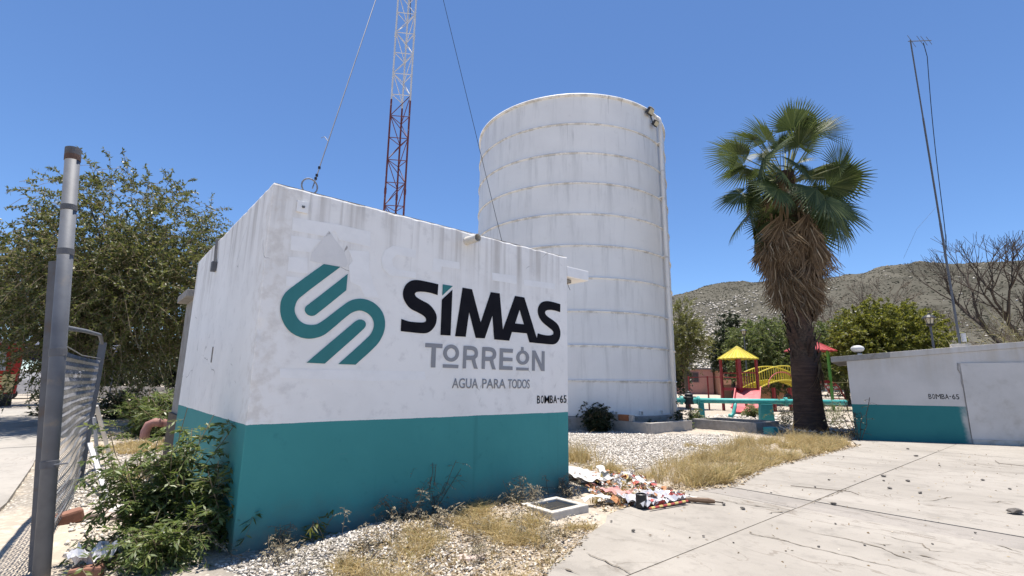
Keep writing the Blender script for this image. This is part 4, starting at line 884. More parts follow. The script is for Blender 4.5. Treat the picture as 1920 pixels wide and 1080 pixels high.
f2 = thing('floodlight', 'lower black floodlight hanging below the tank rim', 'floodlight', tuple(fl + Vector((0, 0, -.4))), 'floodlights at the tank rim')
for f_, c_, sc in ((f1, fl - tp * .45 + e * .05, 1.0), (f2, fl - tp * .12 + e * .1 + Vector((0, 0, -.42)), .85)):
    ax = (tp, (e * .8 + Z3 * -.6).normalized(), (e * .6 + Z3 * .8).normalized())
    t = MB(); t.box(c_, (.36 * sc, .16 * sc, .26 * sc), ax, taper=.8); t.build('lamp_body', M['lampblack'], f_, bevel=.01)
    MB().box(c_ + ax[2] * .15 * sc, (.26 * sc, .12 * sc, .03), ax).build('cooling_fin', M['white_steel'], f_)
    MB().box(c_ + ax[1] * .085 * sc, (.30 * sc, .012, .20 * sc), ax).build('lens', M['lampglass'], f_)
    MB().tube([c_, c_ - e * .12 + Z3 * .1, fl - tp * .2 - e * .08 + Z3 * .05], .022, 6).build('bracket', M['lampblack'], f_)

# ------------------------------------------------------------------ valve boxes in the gravel
def frame_box(name, label, org, da, db, la, lb, h, w, mt, base=-.2, cat='valve box', group=None):
    """open masonry chamber: four kerb walls (parts) round a dark pit"""
    da = Vector((da[0], da[1], 0)); db = Vector((db[0], db[1], 0)); o = Vector((org[0], org[1], 0))
    th = thing(name, label, cat, tuple(o), group)
    hh = (h - base); zc = (h + base) / 2
    for p, sx, sy in ((o + da * la / 2 + db * w / 2, la, w), (o + da * la / 2 + db * (lb - w / 2), la, w), (o + da * w / 2 + db * lb / 2, w, lb - 2 * w - .006), (o + da * (la - w / 2) + db * lb / 2, w, lb - 2 * w - .006)):
        MB().box(p + Z3 * zc, (sx, sy, hh), (da, db, Z3)).build('kerb', M[mt], th, bevel=.012)
    MB().box(o + da * la / 2 + db * lb / 2 + Z3 * (.055 if h > .2 else .03), (la - 2 * w + .02, lb - 2 * w + .02, .04), (da, db, Z3)).build('pit_shade', M['dark'], th)  # no real depth: black plate near ground level painted as the pit's shade
    return th
vb1 = frame_box('valve_box', 'low open concrete box topped with loose blocks beside the tank', (4.50, 16.05), A2, B2, 2.5, 1.95, .34, .16, 'block')
vb2 = frame_box('valve_box', 'low grey plastered box behind the gravel below the teal pipe', (8.30, 16.95), A2, B2, 1.9, 2.35, .32, .14, 'cement')
mh = frame_box('manhole_frame', 'small open concrete manhole frame in the weeds below the painted sign', (.50, 6.00), A2, B2, .64, .56, .085, .085, 'cement_lt', cat='manhole')
q0 = Vector((4.50, 16.05, .34)) + A3 * .085
for (s0, L, mt, lb) in ((.52, .34, 'block', 'grey block right of the orange brick'), (.88, .42, 'brick', 'orange brick in the row of grey blocks'), (1.32, .42, 'block', 'long grey block left of the orange brick'), (1.76, .18, 'block', 'short grey block at the far left of the row')):
    if s0 == .52: L = .15; s0 = .72
    p = q0 + B3 * (s0 + L / 2)
    t = MB().box((p.x, p.y, .34 + .105), (.15, L - .015, .2), (A3, B3, Z3))
    o = t.build('brick' if mt == 'brick' else 'concrete_block', M[mt], None, bevel=.008, loc=(p.x, p.y, .34))
    tag(o, lb + ' on the valve box', 'brick' if mt == 'brick' else 'block', 'blocks resting on the valve box')
p = (8.55, 17.15)
tag(MB().box((8.62, 16.62, .10), (.45, .32, .26), (A3, B3, Z3)).build('concrete_block', M['tealbase'], None, bevel=.015, loc=(8.62, 16.62, 0)), 'teal painted block leaning on the plastered box near the palm', 'block')

# ------------------------------------------------------------------ teal water main on pedestals
PPA, PPB = Vector((6.9, 21.75, .90)), Vector((13.9, 20.6, .93)); pd = (PPB - PPA).normalized(); pn = Vector((-pd.y, pd.x, 0))
wm = thing('water_pipe', 'teal water main running on pedestals from the tank', 'water pipe', tuple(PPA))
MB().tube([PPA, PPB], .108, 16).build('pipe', M['tealpipe'], wm, smooth=True)
for s_ in (.55, 1.25, 4.75):
    c = PPA + pd * s_
    fl_ = MB().lathe(c - pd * .05, [(.125, 0), (.185, 0), (.185, .04), (.15, .05), (.185, .06), (.185, .1), (.125, .1)], 18, ax=(pn, Z3, pd)).build('flange', M['tealpipe'], wm)
MB().tube([PPA + pd * 1.2, PPA + pd * .9], .15, 14).build('pipe_sleeve', M['tealpipe'], wm, smooth=True)
for s_, w_ in ((1.35, .22), (3.95, .56)):
    c = PPA + pd * s_; zb = gz(c.x, c.y) - .1
    MB().box((c.x, c.y, (.82 + zb) / 2), (w_, .4, .82 - zb), (pd, pn, Z3), taper=.82).build('pedestal', M['tealbase'], wm, bevel=.02)
c = PPA + pd * 2.75 - pn * .0
MB().tube([c, c - Z3 * .25 - pd * .06 - pn * .12, c - Z3 * .5 - pd * .15 - pn * .2, c - Z3 * .62 - pd * .25 - pn * .22, c - Z3 * .58 - pd * .36 - pn * .22], .075, 10).build('drain_elbow', M['tealpipe'], wm, smooth=True)
c = PPA + pd * .86
va = thing('air_valve', 'black cast iron air valve standing on the teal pipe', 'valve', tuple(c + Z3 * -.12))
MB().lathe(c - Z3 * .16, [(.2, 0), (.2, .3), (.14, .34), (.17, .36), (.17, .42), (.09, .47), (.09, .52), (.05, .56)], 16).build('valve_body', M['lampblack'], va)
MB().tube([c + Z3 * .34, c + Z3 * .46], .03, 6).build('valve_stem', M['lampblack'], va)
MB().tube([c + Z3 * .1 - pd * .28, c + Z3 * .1 + pd * .28], .09, 10).build('bolt_flange', M['lampblack'], va)

# ------------------------------------------------------------------ second pump building on the right
W0 = Vector((10.28, 15.01, 0)); WD = Vector((3.88, -1.08, 0)).normalized(); WB = Vector((.60, .80, 0)); WLEN = 7.6
pw = thing('pump_building', 'low white and teal pump building with sloping roof slab on the right', 'pump building', tuple(W0))
def wz(s_): return 2.50 + .088 * s_          # the roof line climbs to the right
V = []; F = []
ns, nzr = 110, 30
def slab_wall(s0, s1, d0, d1, ztop, name, mats):
    t = MB(); n = max(2, int((s1 - s0) / .2))
    ss = [s0 + (s1 - s0) * i / n for i in range(n + 1)]
    V = []
    for d in (d0, d1):
        for s_ in ss:
            p = W0 + WD * s_ + WB * d
            V.append((p.x, p.y, -.15)); V.append((p.x, p.y, ztop(s_)))
    m = 2 * (n + 1); F = []
    for i in range(n):
        F.append((2 * i, 2 * i + 2, 2 * i + 3, 2 * i + 1)); F.append((m + 2 * i, m + 2 * i + 1, m + 2 * i + 3, m + 2 * i + 2))
        F.append((2 * i + 1, 2 * i + 3, m + 2 * i + 3, m + 2 * i + 1))
    F.append((0, 1, m + 1, m)); F.append((2 * n, m + 2 * n, m + 2 * n + 1, 2 * n + 1))
    t.add(V, F); return t.build(name, mats, pw)
slab_wall(0, WLEN, 0, 3.4, lambda s_: wz(s_) - .17, 'wall', M['wall2'])
slab_wall(2.87, WLEN, -.035, -.003, lambda s_: 2.22 + .02 * s_, 'infill_panel', M['infill'])
t = MB(); p = W0 + WD * (2.87 + 2.37) - WB * .05
t.box((p.x, p.y, .05), (4.72, .03, .22), (WD, WB, Z3)); t.build('plinth', M['cement_lt'], pw)
def rslab(s0, s1, d0, d1, th, name, mat):
    V = []
    for s_ in (s0, s1):
        for d in (d0, d1):
            p = W0 + WD * s_ + WB * d
            V += [(p.x, p.y, wz(s_) - th), (p.x, p.y, wz(s_))]
    return MB().add(V, [(0, 1, 5, 4), (2, 6, 7, 3), (0, 2, 3, 1), (4, 5, 7, 6), (1, 3, 7, 5), (0, 4, 6, 2)]).build(name, mat, pw, bevel=.008)
rslab(-.42, 1.15, -.03, 3.6, .165, 'roof_slab', M['cement'])
rslab(1.153, WLEN + .3, -.028, 3.6, .165, 'roof_slab', M['wall2'])
WM = Matrix(((WD.x, 0, WD.y, W0.x), (WD.y, 0, -WD.x, W0.y), (0, 1, 0, 0), (0, 0, 0, 1)))
well_number(WM @ Matrix.Translation((0, 0, .002)), 1.98, 1.25, .74, .14, pw, 0)
# the crack along the filled doorway
cr = MB(); pp = [(2.82, 2.28), (2.80, 2.1), (2.85, 1.95), (2.83, 1.75), (2.855, 1.5), (2.85, 1.2), (2.86, .95), (2.855, .6), (2.86, .2)]
for i in range(len(pp) - 1):
    (s0, z0), (s1, z1) = pp[i], pp[i + 1]
    a_ = W0 + WD * s0 - WB * .004 + Z3 * z0; b_ = W0 + WD * s1 - WB * .004 + Z3 * z1
    cr.tube([a_, b_], [.02 if i < 2 else .009, .016 if i < 1 else .008], 4)
cr.build('crack', M['cement'], pw)
p = W0 + WD * .32 + WB * .35 + Z3 * (wz(.32))
fd = thing('dome_floodlight', 'white dome floodlight on the edge of the pump building roof', 'floodlight', tuple(p))
MB().tube([p, p + Z3 * .12], .035, 8).build('stem', M['lampblack'], fd)
MB().lathe(p + Z3 * .1, [(.08, 0), (.15, .04), (.185, .1), (.16, .16), (.09, .2), (.01, .21)], 18).build('dome', M['white_steel'], fd, smooth=True)
MB().box(p + Z3 * .03 + WD * .05, (.12, .1, .06), (WD, WB, Z3)).build('base_plate', M['white_steel'], fd)

# antenna pole on that roof
ps = 3.05; p = W0 + WD * ps + WB * .9; p.z = wz(ps)
ap = thing('antenna_pole', 'tall thin steel pole with a small yagi antenna on the pump building', 'antenna pole', tuple(p))
MB().box(p + Z3 * .06, (.5, .45, .12), (WD, WB, Z3)).build('base_block', M['cement_lt'], ap, bevel=.01)
zt = 13.45
MB().tube([p, p + Z3 * 4], .032, 8).build('pole', M['galv'], ap); 
MB().tube([p + Z3 * 3.9, p + Z3 * 7.7], .027, 8).build('pole', M['galv_old'], ap); t = Vector((p.x, p.y, zt)); MB().tube([p + Z3 * 7.5, t], .021, 8).build('pole', M['galv_old'], ap)
bd = Vector((.95, .2, .2)).normalized(); yo = t - Z3 * .05
ya = MB().tube([yo - bd * .1, yo + bd * .95], .014, 6).build('antenna_boom', M['galv'], ap)
for s_, l_ in ((.05, .3), (.45, .26), (.62, .24), (.85, .2)):
    w_ = Vector((-.15, .25, .95)).normalized(); c = yo + bd * s_
    MB().tube([c - w_ * l_, c + w_ * l_], .008, 5).build('antenna_element', M['galv'], ya)
cp = []
for i in range(15):
    k = i / 14; z_ = zt - .1 - k * 7.6
    cp.append(Vector((t.x + .5 * (1 - k) ** .6 * (1 if i else .8) - .12 * math.sin(k * 3) + .04, t.y, z_)))
MB().tube(cp, .012, 5).build('coax_cable', M['cable'], ap)
MB().tube([p + Z3 * .2 + WD * .12, p + Z3 * .45 + WD * .12], .06, 8).build('insulator', M['white_steel'], ap)
for sx in (-.6,):
    c = p + Z3 * 4.6
    MB().tube([c, c + WD * sx * 1.1 - Z3 * .75, c + WD * sx * 1.9 - Z3 * 1.7], .003, 4).build('stay_wire', M['cable'], ap)

# ------------------------------------------------------------------ gate on the left
b3 = Vector((-.613, .79, 0)); GN = Vector((-3.85, 4.33, 0)); GF = Vector((-6.78, 8.11, 0)); GNT = Vector((-4.16, 4.3, 2.58)); GFT = Vector((-6.78, 8.11, 2.12))
zb_ = gz(-3.7, 4.3)
fp = thing('fence_post', 'tall leaning galvanised post with clamp bands at the gate', 'fence post', (-3.65, 4.25, 0))
pb, pt = Vector((-3.66, 4.2, -.15)), Vector((-4.15, 4.25, 3.66)); pdr = (pt - pb).normalized()
MB().tube([pb, pt], .056, 20).build('post', M['galv'], fp, smooth=True)
px_ = pdr.cross(Vector((0, 1, 0))).normalized(); py_ = pdr.cross(px_)
for k_, wd, mt in ((.975, .028, 'rust'), (.845, .028, 'galv_old'), (.735, .03, 'galv_old'), (.50, .034, 'galv_old'), (.26, .03, 'galv_old')):
    c = pb + (pt - pb) * k_
    MB().lathe(c - pdr * wd, [(.0555, 0), (.061, .002), (.061, 2 * wd - .002), (.0555, 2 * wd)], 20, ax=(px_, py_, pdr)).build('clamp_band', M[mt], fp)
MB().lathe(pt - pdr * .11, [(.056, 0), (.0605, .004), (.0605, .11), (.05, .115), (.05, .06), (.0, .06)], 20, ax=(px_, py_, pdr)).build('post_cap', M['galv_old'], fp)
c = pb + (pt - pb) * .26
MB().tube([c + Vector((.03, -.03, 0)), c + Vector((.13, .02, .01))], .007, 6).build('tie_bolt', M['galv'], fp)

gt = thing('chain_link_gate', 'sagging chain link gate leaf with slanted white braces', 'gate', tuple(GN))
def gpt(s_, z_):                      # twisted surface between the leaning near stile and the far stile
    a_ = GN + (GNT - GN) * (z_ / 2.58); b_ = GF + (GFT - GF) * (z_ / 2.12)
    p = a_ * (1 - s_) + b_ * s_; p.z = z_
    return p
MB().box((GN + GNT) / 2, (.07, .045, (GNT - GN).length), ((GNT - GN).normalized().cross(Vector((0, 1, 0))).normalized() * -1, Vector((.1, 1, 0)).normalized(), (GNT - GN).normalized())).build('stile', M['galv_old'], gt)
MB().box(gpt(1, 1.02), (.10, .05, 2.2), (Vector((.79, .613, 0)), b3, Z3)).build('stile', M['galv'], gt)
MB().tube([gpt(.0, 2.0), gpt(.5, 2.1) + Z3 * .03, gpt(.86, 2.16) + Z3 * .04, gpt(.97, 2.1)], .025, 10).build('top_rail', M['galv'], gt, smooth=True)
MB().tube([gpt(0, .08), gpt(1, .1)], .02, 8).build('bottom_rail', M['galv_old'], gt)
MB().tube([gpt(0, 1.9), gpt(.5, 1.82), gpt(1, 1.86)], .006, 5).build('tension_wire', M['wire'], gt)
P0, P1 = [], []
pitch = .088; nw = int(4.78 / pitch); rowh = .045; nr_ = int(1.78 / rowh)
gn = Vector((.79, .613, 0))
def wav(s_, z_):
    return gpt(s_, z_) + gn * (.05 * math.sin(z_ * 1.9 + s_ * 3) * math.sin(s_ * math.pi) + .006 * math.sin(z_ * 41 + s_ * 9))
for i in range(nw):
    last = None
    for j in range(nr_ + 1):
        s_ = (i + .5 + (.5 if j % 2 else -.5) * 1.05) / nw; z_ = .06 + j * rowh
        q = wav(min(max(s_, 0), 1), z_) + gn * (.004 if j % 2 else -.004)
        if last is not None: P0.append(last); P1.append(q)
        last = q
Vv, Qq = tubes_np(np.array(P0), np.array(P1), .0031, .0031, 3)
o = link_mesh('chain_link', fast_mesh('chain_link', Vv - ORG[gt.name], Qq), M['wire'], gt); o['kind'] = 'stuff'
for (tp_, bt) in (((-7.02, 8.42, .55), (-5.0, 6.49, 0)), ((-7.3, 8.75, .95), (-7.19, 9.07, -.02)), ((-7.4, 8.9, 1.05), (-9.1, 11.4, 0))):
    pass
for (s0, z0, bt) in ((.985, .52, (-5.02, 6.52)), (.99, .92, (-6.62, 8.3)), (1.0, 1.1, (-7.6, 9.75))):
    a_ = gpt(s0, z0) + gn * .05; b_ = Vector((*bt, gz(*bt) - .03))
    d = (b_ - a_).normalized(); e1 = d.cross(Z3).normalized()
    MB().box((a_ + b_) / 2, (.055, .03, (b_ - a_).length), (e1, d.cross(e1), d)).build('brace', M['white_steel'], gt)

# bits on the ground beside the gate
def slab_thing(name, label, cat, c, size, rot, mt, group=None, bevel=.01, tilt=0):
    X_ = Vector((math.cos(rot), math.sin(rot), tilt)).normalized(); Y_ = Vector((-math.sin(rot), math.cos(rot), 0)); Zz = X_.cross(Y_)
    z_ = gz(c[0], c[1])
    o = MB().box((c[0], c[1], z_ + size[2] / 2 - .01), size, (X_, Y_, Zz), taper=.95).build(name, M[mt], None, bevel=bevel, loc=(c[0], c[1], z_))
    return tag(o, label, cat, group)
slab_thing('floor_tile', 'white rectangular tile lying at the foot of the gate brace', 'tile', (-4.62, 6.12), (.42, .34, .05), .35, 'marble')
slab_thing('flagstone', 'pinkish flat stone between the gate and the white tile', 'flagstone', (-4.75, 5.83), (.42, .32, .07), .5, 'flag')
slab_thing('flagstone', 'small pinkish flat stone in front of the white tile', 'flagstone', (-4.35, 5.82), (.3, .22, .06), .3, 'flag')
slab_thing('brick', 'broken dark red brick beside the chain link', 'brick', (-4.72, 5.58), (.26, .16, .13), .9, 'redstone', bevel=.025, tilt=.2)
slab_thing('brick', 'pinkish red brick at the foot of the tall post', 'brick', (-3.33, 4.2), (.22, .12, .1), .4, 'redstone', bevel=.02)
slab_thing('flagstone', 'flat pale stone half buried under the sign wall weeds', 'flagstone', (-.33, 4.75), (.24, .15, .04), .2, 'flag', bevel=.02)

# faded pipe stub coming out behind the pump house
cpz = .42
pst = thing('pipe_stub', 'faded red clay coloured pipe with elbow beside the shrub', 'pipe', (-9.3, 12.9, 0))
MB().tube([(-7.6, 13.1, cpz), (-8.95, 12.95, cpz)], .085, 12).build('pipe', M['clay'], pst, smooth=True)
MB().tube([(-8.9, 12.955, cpz), (-9.12, 12.93, cpz + .02), (-9.25, 12.9, cpz - .04), (-9.3, 12.88, cpz - .2), (-9.3, 12.88, -.1)], .105, 12).build('elbow', M['clay'], pst, smooth=True)
MB().tube([(-8.4, 13.01, cpz), (-8.46, 13.005, cpz)], .1, 12).build('coupling', M['clay'], pst)

# ------------------------------------------------------------------ playground
PGX, PGY = 14.35, 31.0
pg = thing('play_structure', 'yellow and red playground tower with bridge and slide behind the teal pipe', 'playground', (PGX, PGY, 0))
yw = R_(24); e1 = Vector((math.cos(yw), math.sin(yw), 0)); e2 = Vector((-e1.y, e1.x, 0)); P0_ = Vector((PGX, PGY, 0))
HW = .72
def tower(c, hw, ztop, zapex, zdeck, mpost, mroof, eave):
    for sx in (-1, 1):
        for sy in (-1, 1):
            q = c + e1 * sx * hw + e2 * sy * hw
            MB().box(q + Z3 * ztop / 2, (.13, .13, ztop), (e1, e2, Z3)).build('post', M[mpost], pg)
    t = MB(); k = hw + eave; n = 10
    ring = []
    for (ax_, bx_, sg) in ((e1, e2, -1), (e2, -e1, -1), (-e1, -e2, -1), (-e2, e1, -1)):
        for i in range(n):
            ring.append(c + ax_ * k * (-1 + 2 * i / n) * 1.0 + bx_ * -k + Z3 * (ztop - .02 + (.035 if i % 2 else 0)))
    apex = c + Z3 * zapex; m = len(ring)
    t.add(ring + [apex], [(i, (i + 1) % m, m) for i in range(m)])
    t.add([r - Z3 * .06 for r in ring] + ring, [(i, (i + 1) % m, m + (i + 1) % m, m + i) for i in range(m)])
    rf = t.build('roof', M[mroof], pg)
    for i in range(0, m, 2):
        MB().tube([ring[i] + Z3 * .015, apex + Z3 * .015], .018, 4).build('roof_rib', M[mroof], rf)
    if zdeck:
        MB().box(c + Z3 * zdeck, (2 * hw, 2 * hw, .18), (e1, e2, Z3)).build('deck', M['p_red'], pg)
tower(P0_, HW, 3.25, 4.02, 1.35, 'p_red', 'p_yellow', .12)
for s_ in (-1, 1):
    for z_ in (2.35,):
        MB().box(P0_ + e2 * s_ * HW + Z3 * z_, (2 * HW, .06, .08), (e1, e2, Z3)).build('rail', M['p_red'], pg)
for i in range(5):
    q = P0_ - e1 * (HW - .12 - .22 * i) - e2 * HW
    MB().tube([q + Z3 * 1.44, q + Z3 * 2.1], .02, 6).build('railing_bar', M['p_red'], pg)
MB().tube([P0_ - e1 * HW - e2 * HW + Z3 * 2.1, P0_ + e1 * .1 - e2 * HW + Z3 * 2.1], .025, 6).build('rail', M['p_red'], pg)
# arched yellow bridge to the second tower
P1_ = P0_ + e1 * 7.0
BL = 7.0 - 2 * HW
def bz(k): return 1.36 + .62 * math.sin(math.pi * k) ** .9
for sy in (-1, 1):
    lo, hi = [], []
    for i in range(21):
        k = i / 20; q = P0_ + e1 * (HW + BL * k) + e2 * sy * .62
        lo.append(q + Z3 * (bz(k) - .02)); hi.append(q + Z3 * (bz(k) + .88))
    MB().tube(lo, .04, 6).build('bridge_rail', M['p_yellow'], pg); MB().tube(hi, .04, 6).build('bridge_rail', M['p_yellow'], pg)
    for i in range(25):
        k = (i + .5) / 25; q = P0_ + e1 * (HW + BL * k) + e2 * sy * .62
        MB().tube([q + Z3 * bz(k), q + Z3 * (bz(k) + .86)], .022, 5).build('railing_bar', M['p_yellow'], pg)
t = MB()
for i in range(20):
    k = (i + .5) / 20
    MB().box(P0_ + e1 * (HW + BL * k) + Z3 * (bz(k) - .06), (BL / 20 - .02, 1.2, .05), (e1, e2, Z3)).build('bridge_plank', M['p_yellow'], pg)
ar = [P0_ + e1 * (1.6 + 1.35 * (1 - math.cos(math.pi * i / 14))) - e2 * .75 + Z3 * (1.5 + .95 * math.sin(math.pi * i / 14)) for i in range(15)]
MB().tube(ar, .03, 6).build('arch_hoop', M['p_slide'], pg)
tower(P1_, HW, 4.0, 4.85, 1.9, 'p_green', 'p_roofred', .42)
# wide red slide coming towards the tank
sd = Vector((-.52, -.86, 0)).normalized(); sx_ = Vector((-sd.y, sd.x, 0))
c0 = P0_ - e2 * HW - e1 * .1; prof = [(0, 1.32), (.35, 1.28), (.8, 1.05), (1.4, .72), (2.0, .40), (2.5, .2), (2.9, .14)]
t = MB(); V = []
for (d, z) in prof:
    for (w, dz) in ((-.72, .22), (-.66, .22), (-.62, 0), (-.2, -.02), (.2, -.02), (.62, 0), (.66, .22), (.72, .22)): V.append(c0 + sd * d + sx_ * w + Z3 * (z + dz))
F = [(j * 8 + i, j * 8 + i + 1, (j + 1) * 8 + i + 1, (j + 1) * 8 + i) for j in range(len(prof) - 1) for i in range(7)]
V2 = [v - Z3 * .06 for v in V]; n_ = len(V)
F += [tuple(reversed([n_ + i for i in f])) for f in F]
F += [(k, n_ + k, n_ + k + 8, k + 8) for k in range(0, n_ - 8, 8)] + [(k + 7, k + 15, n_ + k + 15, n_ + k + 7) for k in range(0, n_ - 8, 8)] + [(n_ - 8 + i, 2 * n_ - 8 + i, 2 * n_ - 7 + i, n_ - 7 + i) for i in range(7)]
t.add(V + V2, F).build('slide', M['p_slide'], pg)
for s_ in (.9, 1.9): MB().box(c0 + sd * s_ + Z3 * (.5 - .2 * (s_ - .9)) * .9, (.1, .1, .9 - .35 * (s_ - .9)), (e1, e2, Z3)).build('support', M['p_red'], pg)
for s_ in (2.2, 3.7): MB().box(P0_ + e1 * s_ - e2 * .62 + Z3 * .72, (.16, .16, 1.5), (e1, e2, Z3)).build('support', M['p_red'], pg)
MB().lathe(P0_ + e1 * 3.1 - e2 * .9 + Z3 * .75, [(.26, -.06), (.36, -.05), (.36, .05), (.26, .06)], 16, ax=(e1, Z3, e2)).build('hanging_tyre', M['tyre'], pg)
MB().tube([P0_ + e1 * 3.1 - e2 * .9 + Z3 * 1.05, P0_ + e1 * 3.1 - e2 * .7 + Z3 * 1.6], .02, 4).build('chain', M['lampblack'], pg)
# red arched climber at the far end
for sy in (-.45, .45):
    pts = [P1_ + e1 * (HW + 1.9 * (1 - math.cos(math.pi / 2 * k / 8)) ) + e2 * sy + Z3 * (2.0 * math.cos(math.pi / 2 * k / 8) ** .8 if k < 8 else -.05) for k in range(9)]
    pts = [P1_ + e1 * (HW + 1.9 * math.sin(math.pi / 2 * k / 8)) + e2 * sy + Z3 * (1.98 * math.cos(math.pi / 2 * k / 8)) for k in range(9)]
    MB().tube(pts, .045, 6).build('climber_rail', M['p_red'], pg)
for k in range(1, 8):
    q = P1_ + e1 * (HW + 1.9 * math.sin(math.pi / 2 * k / 8)) + Z3 * (1.98 * math.cos(math.pi / 2 * k / 8))
    MB().tube([q - e2 * .45, q + e2 * .45], .03, 5).build('climber_rung', M['p_red'], pg)
ef = thing('exercise_frame', 'thin dark metal frame with crossbar left of the red slide', 'frame', (12.6, 32.5, 0))
for x_ in (11.7, 12.95): MB().tube([(x_, 32.5, -.1), (x_, 32.5, 2.15)], .05, 6).build('post', M['p_red'], ef)
MB().tube([(11.7, 32.5, 2.05), (12.95, 32.5, 2.1), (15.2, 33.2, 2.1)], .025, 5).build('crossbar', M['p_red'], ef)
MB().tube([(11.7, 32.5, .45), (12.95, 32.5, .45)], .025, 5).build('crossbar', M['p_red'], ef)

# ------------------------------------------------------------------ lamps
def park_lamp(loc, h, label):
    g = thing('street_lamp', label, 'street lamp', loc, 'park lamps'); o = Vector(loc)
    MB().tube([o, o + Z3 * (h - .55)], [.055, .04], 8).build('pole', M['galv'], g)
    b = o + Z3 * (h - .55)
    hd = MB().lathe(b, [(.05, 0), (.13, .05), (.14, .1), (.12, .12)], 8).build('lamp_base', M['lampblack'], g)
    MB().lathe(b + Z3 * .12, [(.11, 0), (.17, .24)], 8).build('lamp_glass', M['lampglass'], g)
    for k in range(6):
        A = k * math.pi / 3; d = Vector((math.cos(A), math.sin(A), 0))
        MB().tube([b + Z3 * .12 + d * .12, b + Z3 * .37 + d * .185], .013, 4).build('cage_bar', M['lampblack'], g)
    MB().lathe(b + Z3 * .36, [(.27, 0), (.25, .04), (.14, .13), (.05, .17), (.03, .23), (.005, .25)], 12).build('lamp_cap', M['lampblack'], g)
park_lamp((17.35, 36.2, 0), 5.75, 'black lantern lamp on a pole behind the yellow tower roof')
park_lamp((18.3, 21.1, 0), 4.75, 'black lantern lamp with pale frosted glass above the white roofline')

# ------------------------------------------------------------------ houses beyond the park
def house(name, label, x0, x1, y, zb, zt, depth, mt, wins, roofmat='roofgrey', over=.25, cat='house'):
    g = thing(name, label, cat, ((x0 + x1) / 2, y, zb)); c = Vector(((x0 + x1) / 2, y + depth / 2, (zb + zt) / 2 - .4))
    MB().box(c, (x1 - x0, depth, zt - zb + .8)).build('wall', M[mt], g)
    MB().box((c.x, c.y, zt + .09), (x1 - x0 + 2 * over, depth + 2 * over, .2)).build('roof', M[roofmat], g)
    for (wx, wz_, ww, wh) in wins:
        f = MB()
        for dx, dz, sx, sz in ((0, wh / 2, ww + .1, .09), (0, -wh / 2, ww + .1, .09), (-ww / 2, 0, .09, wh - .1), (ww / 2, 0, .09, wh - .1), (0, 0, .06, wh - .1)):
            f.box((wx + dx, y - .03, wz_ + dz), (sx, .1, sz))
        w = f.build('window', M['winframe'], g)
        MB().box((wx, y - .004, wz_), (ww - .1, .03, wh - .1)).build('pane', M['winglass'], w)
    return g
house('pink_house', 'pink stucco house with a barred window beyond the playground', 17.0, 24.6, 60, .45, 3.45, 8, 'pink', [(22.1, 2.5, 1.4, 1.15), (18.4, 2.4, 1.2, 1.1)])
house('orange_house', 'low orange wall house right of the pink house', 24.9, 34.5, 58, .4, 3.3, 7, 'orange', [(25.6, 2.75, 1.0, .9)])
tag(MB().box((23.6, 47.0, .9), (7.4, .25, 1.5)).build('garden_wall', M['orange'], None, loc=(23.6, 47.0, .1)), 'low orange wall under the yellow bridge', 'wall')
house('flat_roof_house', 'grey flat roofed house below the rocky slope', 22.0, 31.0, 84, 1.2, 6.1, 8, 'cement', [(24.5, 4.6, 1.3, 1.2), (28.0, 4.6, 1.3, 1.2)])
house('white_house', 'small pale house half hidden by trees on the right', 44, 54, 75, .6, 4.4, 8, 'cement_lt', [(47, 2.8, 1.3, 1.2)])

# ------------------------------------------------------------------ foliage tools
def leaf_quads(P, D, L, W, nrm=None):
    """rhombic leaves folded on the midrib: P base, D direction"""
    n = len(P)
    if nrm is None: nrm = unit(RNG.normal(size=(n, 3)) + np.array([0, 0, .8]))
    S = unit(np.cross(D, nrm)); U = np.cross(S, D)
    L = np.broadcast_to(np.asarray(L, float), (n,))[:, None]; W = np.broadcast_to(np.asarray(W, float), (n,))[:, None]
    V = np.stack([P, P + D * L * .45 + S * W * .5 + U * W * .12, P + D * L, P + D * L * .45 - S * W * .5 + U * W * .12], 1)
    Q = np.arange(n)[:, None] * 4 + np.array([[0, 1, 2, 3]])
    return V.reshape(-1, 3), Q

def ell_points(n, ells, shell=.55):
    """points inside ellipsoids (cx,cy,cz,rx,ry,rz), biased to the skin; returns points and outward dirs"""
    w = np.array([e[3] * e[4] * e[5] for e in ells]) ** .75; k = RNG.choice(len(ells), n, p=w / w.sum())
    E = np.array(ells)[k]; d = unit(RNG.normal(size=(n, 3))); r = shell + (1 - shell) * RNG.random(n) ** .6
    r = np.where(RNG.random(n) < .22, RNG.random(n) * shell, r)
    return E[:, :3] + d * E[:, 3:] * r[:, None], d

def curve_pts(P, D, L, droop, n, wig=.12):
    """n+1 points on drooping twigs -> (m, n+1, 3)"""
    m = len(P); t = np.linspace(0, 1, n + 1)[None, :, None]
    out = P[:, None] + D[:, None] * L[:, None, None] * t
    out[:, :, 2] -= (droop * L)[:, None] * (t[..., 0] ** 2)
    w = np.cumsum(RNG.normal(size=(m, n + 1, 3)), 1) * (L[:, None, None] * wig / n); w[:, 0] = 0
    return out + w

